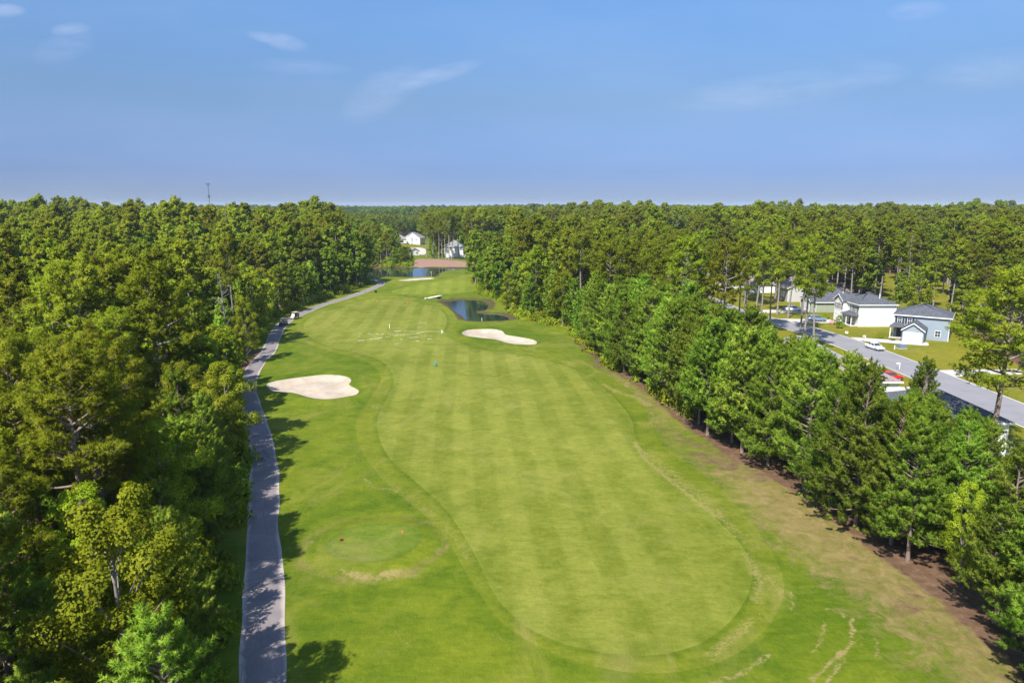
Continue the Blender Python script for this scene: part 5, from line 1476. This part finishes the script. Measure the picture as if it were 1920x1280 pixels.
person(seat_at(c2, -28, -.25), -28, 'golfer in a maroon shirt and pale cap seated at the wheel of the beige cart', 'shirt_red')
person(seat_at(c2, -28, .25), -28, 'golfer in a maroon shirt seated beside the driver of the beige cart', 'shirt_red')
person(seat_at(c1, -20, -.25), -20, 'golfer in a blue shirt seated at the wheel of the navy cart', 'shirt_blue')

# ------------------------------------------------------------------ small things
def post(name, px, py, h, r, mat, label, cat, box=False):
    x, y = at(px, py); b = MB()
    if box: b.box(-r, r, -r, r, 0, h)
    else: b.tube([(0, 0, 0), (0, 0, h * .97), (0, 0, h)], [r, r, r * .5], 8)
    o = b.build(name, M[mat], None, bevel=.01 if box else 0); o.location = (x, y, gz(x, y))
    return tag(o, label, cat)
post('marker_post', 730.5, 617, 1.15, .08, 'stake_w', 'white post standing alone on the fairway above the painted lines', 'marker post')
post('marker_post', 828.5, 625, 1.0, .07, 'stake_w', 'white post at the end of the long painted line', 'marker post')
post('marker_post', 1677, 655, .9, .09, 'stake_w', 'short white post on the lawn behind the white sedan', 'marker post')
post('hazard_stake', 903.5, 599, 1.3, .07, 'stake_w', 'white stake at the near bank of the blue pond', 'stake')
post('hazard_stake', 741, 569, 1.2, .07, 'orange', 'orange stake on the upper fairway', 'stake')
post('yardage_marker', 707, 566, .4, .18, 'orange', 'low orange marker between the orange stake and the cart path', 'yardage marker', True)
post('yardage_marker', 764, 569, .4, .16, 'orange', 'low orange marker on the pond side of the orange stake', 'yardage marker', True)
post('yardage_marker', 797.5, 560, .35, .2, 'stake_w', 'pale marker by the end of the footbridge', 'yardage marker', True)
post('tee_marker', 640.5, 1020, .16, .13, 'maroon', 'dark red block on the small round tee', 'tee marker', True)
post('tee_marker', 755, 1005, .12, .09, 'orange', 'faint orange block on the far side of the small round tee', 'tee marker', True)
post('litter_bin', 704.5, 548, .9, .35, 'black', 'dark bin beside the cart path near its far bend', 'bin', True)
# blue barrel shaped yardage marker on the fairway
x, y = at(817, 687); b = MB(); b.tube([(0, 0, 0), (0, 0, .15), (0, 0, .55), (0, 0, .95), (0, 0, 1.05)], [.16, .20, .18, .11, .05], 12)
o = b.build('yardage_marker', M['stake_b'], None, smooth=True); o.location = (x, y, gz(x, y)); tag(o, 'blue cone shaped marker in the middle of the fairway', 'yardage marker')
# flagstick
x, y = at(809, 521); t = empty('flagstick', (x, y, gz(x, y)), 0, 'thin flagstick with a yellow flag by the far bunker', 'flagstick')
MB().tube([(0, 0, 0), (0, 0, 2.3)], .04, 6).build('pole', M['stake_w'], t)
MB().add([(.03, 0, 2.25), (.03, 0, 1.85), (-.55, .08, 2.05), (.03, .02, 2.25), (.03, .02, 1.85), (-.55, .10, 2.05)], [(0, 1, 2), (5, 4, 3), (0, 3, 4, 1), (1, 4, 5, 2), (2, 5, 3, 0)]).build('flag', plain('yellow_flag', (.75, .6, .08)), t)
# footbridge
xa, ya = at(802, 560); xb, yb_ = at(826, 555)
t = empty('footbridge', ((xa + xb) / 2, (ya + yb_) / 2, gz(xa, ya) + .05), math.atan2(yb_ - ya, xb - xa), 'pale plank footbridge across the dark ditch', 'footbridge')
Lb = math.hypot(xb - xa, yb_ - ya) + .4; b = MB()
for k in range(int(Lb / .2)): b.box(-Lb / 2 + k * .2, -Lb / 2 + k * .2 + .18, -.85, .85, .14, .20)
b.build('deck', M['timber'], t)
for s_ in (-.7, .7):
    q = MB(); q.box(-Lb / 2, Lb / 2, s_ - .08, s_ + .08, -.08, .138); q.build('beam', M['timber'], t)
# painted lines on the fairway
def ribbon(name, lines, wd, off, mat, label=None, cat=None, kind=None):
    b = MB(); rr = np.random.default_rng(5)
    for ln in lines:
        P_ = np.array([at(660 + u * .10417, 590 + v * .10417) for u, v in ln])
        d = [0] + list(np.cumsum(np.hypot(*np.diff(P_, axis=0).T))); s_ = 0
        while s_ < d[-1]:
            l = rr.uniform(.5, 2.2); e_ = min(d[-1], s_ + l)
            a = np.array([np.interp(s_, d, P_[:, 0]), np.interp(s_, d, P_[:, 1])]); c = np.array([np.interp(e_, d, P_[:, 0]), np.interp(e_, d, P_[:, 1])])
            dr = (c - a) / (np.linalg.norm(c - a) + 1e-6); nn = np.array([-dr[1], dr[0]]) * wd * rr.uniform(.35, 1.1)
            q = [a - nn, c - nn, c + nn, a + nn]
            b.add([(p[0], p[1], gz(*p) + off) for p in q], [(0, 1, 2, 3)])
            s_ = e_ + (rr.uniform(0, 1.3) if rr.uniform() < .6 else 0)
    o = b.build(name, M[mat]); return tag(o, label, cat, kind=kind)
ribbon('painted_line', [[(100, 490), (370, 455), (580, 425), (880, 375), (1100, 350), (1250, 325), (1300, 302), (1630, 294)], [(1630, 294), (1632, 318)], [(940, 305), (1240, 304)], [(750, 306), (880, 305)],
    [(1190, 152), (1340, 152)], [(1175, 230), (1250, 229)], [(280, 360), (330, 357)], [(310, 378), (400, 368)], [(430, 364), (570, 366)], [(120, 355), (185, 354)], [(112, 404), (140, 402)], [(655, 370), (840, 372)], [(400, 408), (425, 407)],
    [(1040, 425), (1190, 405)], [(1230, 398), (1330, 391), (1430, 384)], [(870, 450), (910, 447)], [(1350, 446), (1460, 433)], [(1160, 482), (1210, 477)], [(750, 541), (840, 530)]], .10, .035, 'chalk', kind='structure')
# mailboxes
def mailbox(px, py, label):
    x, y = at(px, py); t = empty('mailbox', (x, y, gz(x, y)), R(-90), label, 'mailbox')
    MB().box(-.06, .06, -.06, .06, 0, 1.25).build('post', M['trim'], t)
    b = MB(); b.box(-.05, .05, -.55, -.061, .88, .98); b.build('arm', M['trim'], t)
    b = MB(); b.loft([[(.13 * c_, yy, 1.10 + .16 * s_) for c_, s_ in ((-1, -.7), (1, -.7), (1, .4), (.6, .9), (0, 1.05), (-.6, .9), (-1, .4))] for yy in (-.60, -.08)]); b.build('box', M['trim'], t)
mailbox(1622, 639, 'white mailbox on a post before the light blue house')
mailbox(1686, 692, 'white mailbox on a post at the kerb beyond the red car')
x, y = at(1587, 628); t = empty('yard_sign', (x, y, gz(x, y)), R(-60), 'small white yard sign on the lawn of the bright white house', 'yard sign')
b = MB(); b.box(-.4, .4, -.02, .02, .35, .9); b.build('board', M['trim'], t)
for s_ in (-.3, .3): MB().box(s_ - .02, s_ + .02, -.045, -.021, 0, .85).build('leg', M['steel'], t)
x, y = at(1690, 653); t = empty('utility_box', (x, y, gz(x, y)), R(10), 'grey blue utility box on a pale slab beside the short white post', 'utility box')
MB().box(-.95, .95, -.7, .7, 0, .12).build('slab', M['concrete'], t); MB().prism([(-.55, .121), (.55, .121), (.55, .85), (-.45, .95)], -.8, .8).build('cabinet', M['c_blue'], t, bevel=.03)
# radio mast far off
mx, my = -391.0, 900.0; t = empty('radio_mast', (mx, my, gz(mx, my)), .3, 'thin dark radio mast rising over the far trees', 'radio mast')
b = MB(); Hm = 57
for k in range(3):
    a = k * 2.094; b.tube([(.75 * math.cos(a), .75 * math.sin(a), 0), (.55 * math.cos(a), .55 * math.sin(a), Hm)], .16, 5)
for j in range(28):
    for k in range(3):
        a = k * 2.094; c = (k + 1) * 2.094; b.tube([(.7 * math.cos(a), .7 * math.sin(a), j * 2.0), (.7 * math.cos(c), .7 * math.sin(c), j * 2.0 + 2)], .07, 4)
b.build('lattice', M['steel'], t)
b = MB(); b.tube([(0, 0, Hm), (0, 0, Hm + .5)], 2.4, 12)
for k in range(9): a = k * .698; b.box(2.2 * math.cos(a) - .2, 2.2 * math.cos(a) + .2, 2.2 * math.sin(a) - .2, 2.2 * math.sin(a) + .2, Hm + .4, Hm + 2.2)
b.build('antenna_ring', M['steel'], t)
MB().tube([(0, 0, Hm - 16), (0, 0, Hm - 13)], 1.3, 8).build('dish', M['steel'], t)
# garden shrubs by the white and blue houses
def shrub(x, y, s_, label, hs=1.0, mat=None):
    me = bmesh_[0] if mat is None else mat
    o = link(bpy.data.objects.new('shrub', me)); o.location = (x, y, gz(x, y)); o.scale = (s_, s_, s_ * hs); o.rotation_euler = (0, 0, x)
    return tag(o, label, 'shrub')
shrub(83.9, 171.8, 1.0, 'rounded bush at the porch of the bright white house', .9)
shrub(84.0, 174.3, .7, 'small dark ball bush beside the garage of the bright white house', 1.0)
shrub(85.0, 183.2, 1.1, 'bush at the drive corner of the bright white house', .9)
shrub(85.6, 156.2, .8, 'low bush at the porch of the light blue house', .8)
shrub(87.0, 153.2, .55, 'small bush at the garage corner of the light blue house', .9)
pink = bush_mesh(97, 260, .8, .2); pink.materials.clear(); pink.materials.append(M['pink'])
shrub(83.2, 175.3, .9, 'pink flowering bush by the garage of the bright white house', 1.3, pink)
put_tree('broad', 81.8, 168.2, 3.6, 'small thin young tree on the lawn of the bright white house', None, rt, lod='mid', var=2)
def snag(x, y, H, label, seed):
    rng = np.random.default_rng(seed); a_ = Acc()
    zz = np.linspace(0, H, 7); a_.add(*tube_np(np.stack([.2 * np.sin(zz / 4), .1 * zz / H, zz], 1), .16 * (1 - zz / H) + .03, 6))
    for k in range(26):
        z0 = H * rng.uniform(.35, .97); az = rng.uniform(0, 6.28); l = rng.uniform(1, 3.4) * (1.25 - z0 / H); hd = np.array([math.cos(az), math.sin(az), .5])
        p0 = np.array([.2 * math.sin(z0 / 4), 0, z0]); p1 = p0 + hd * l * .55 + rng.normal(0, .15, 3); p2 = p0 + hd * l + [0, 0, .4 * l]
        a_.add(*tube_np(np.array([p0, p1, p2]), [.06, .04, .012], 4)); a_.add(*tube_np(np.array([p1, p1 + rng.normal(0, .5, 3) + [0, 0, .4]]), [.03, .01], 4))
    V, F, _, _ = a_.out(); o = link(bpy.data.objects.new('dead_tree', mesh_np('dead_tree', V, [F], M['bark_grey'], smooth=True))); o.location = (x, y, gz(x, y) - .1)
    return tag(o, label, 'dead tree')
snag(129, 222, 21, 'bare grey dead tree with forked limbs behind the light blue house', 3)
snag(-108, 262, 28, 'bare pale dead tree poking from the far wood', 4)
snag(-56, 131, 17.5, 'bare grey dead pine beside the tall thin pine near the path bend', 5)
snag(-40.5, 84, 14, 'bare grey dead tree among the small pines of the path woods', 6)

# ------------------------------------------------------------------ haze
m = bpy.data.materials.new('haze'); m.use_nodes = True; t = m.node_tree
for n in list(t.nodes): t.nodes.remove(n)
pv = N(t, 'ShaderNodeVolumePrincipled'); pv.inputs['Color'].default_value = (.72, .84, 1.0, 1); pv.inputs['Density'].default_value = HAZE_D; pv.inputs['Anisotropy'].default_value = 0.0
ho = N(t, 'ShaderNodeOutputMaterial'); t.links.new(pv.outputs[0], ho.inputs['Volume'])
if HAZE_D > 0:
    b = MB(); b.box(-9000, 9000, -120, 9600, -12, 72); o = b.build('haze', m); tag(o, 'thin summer haze in the air over the forest', 'haze', kind='stuff')
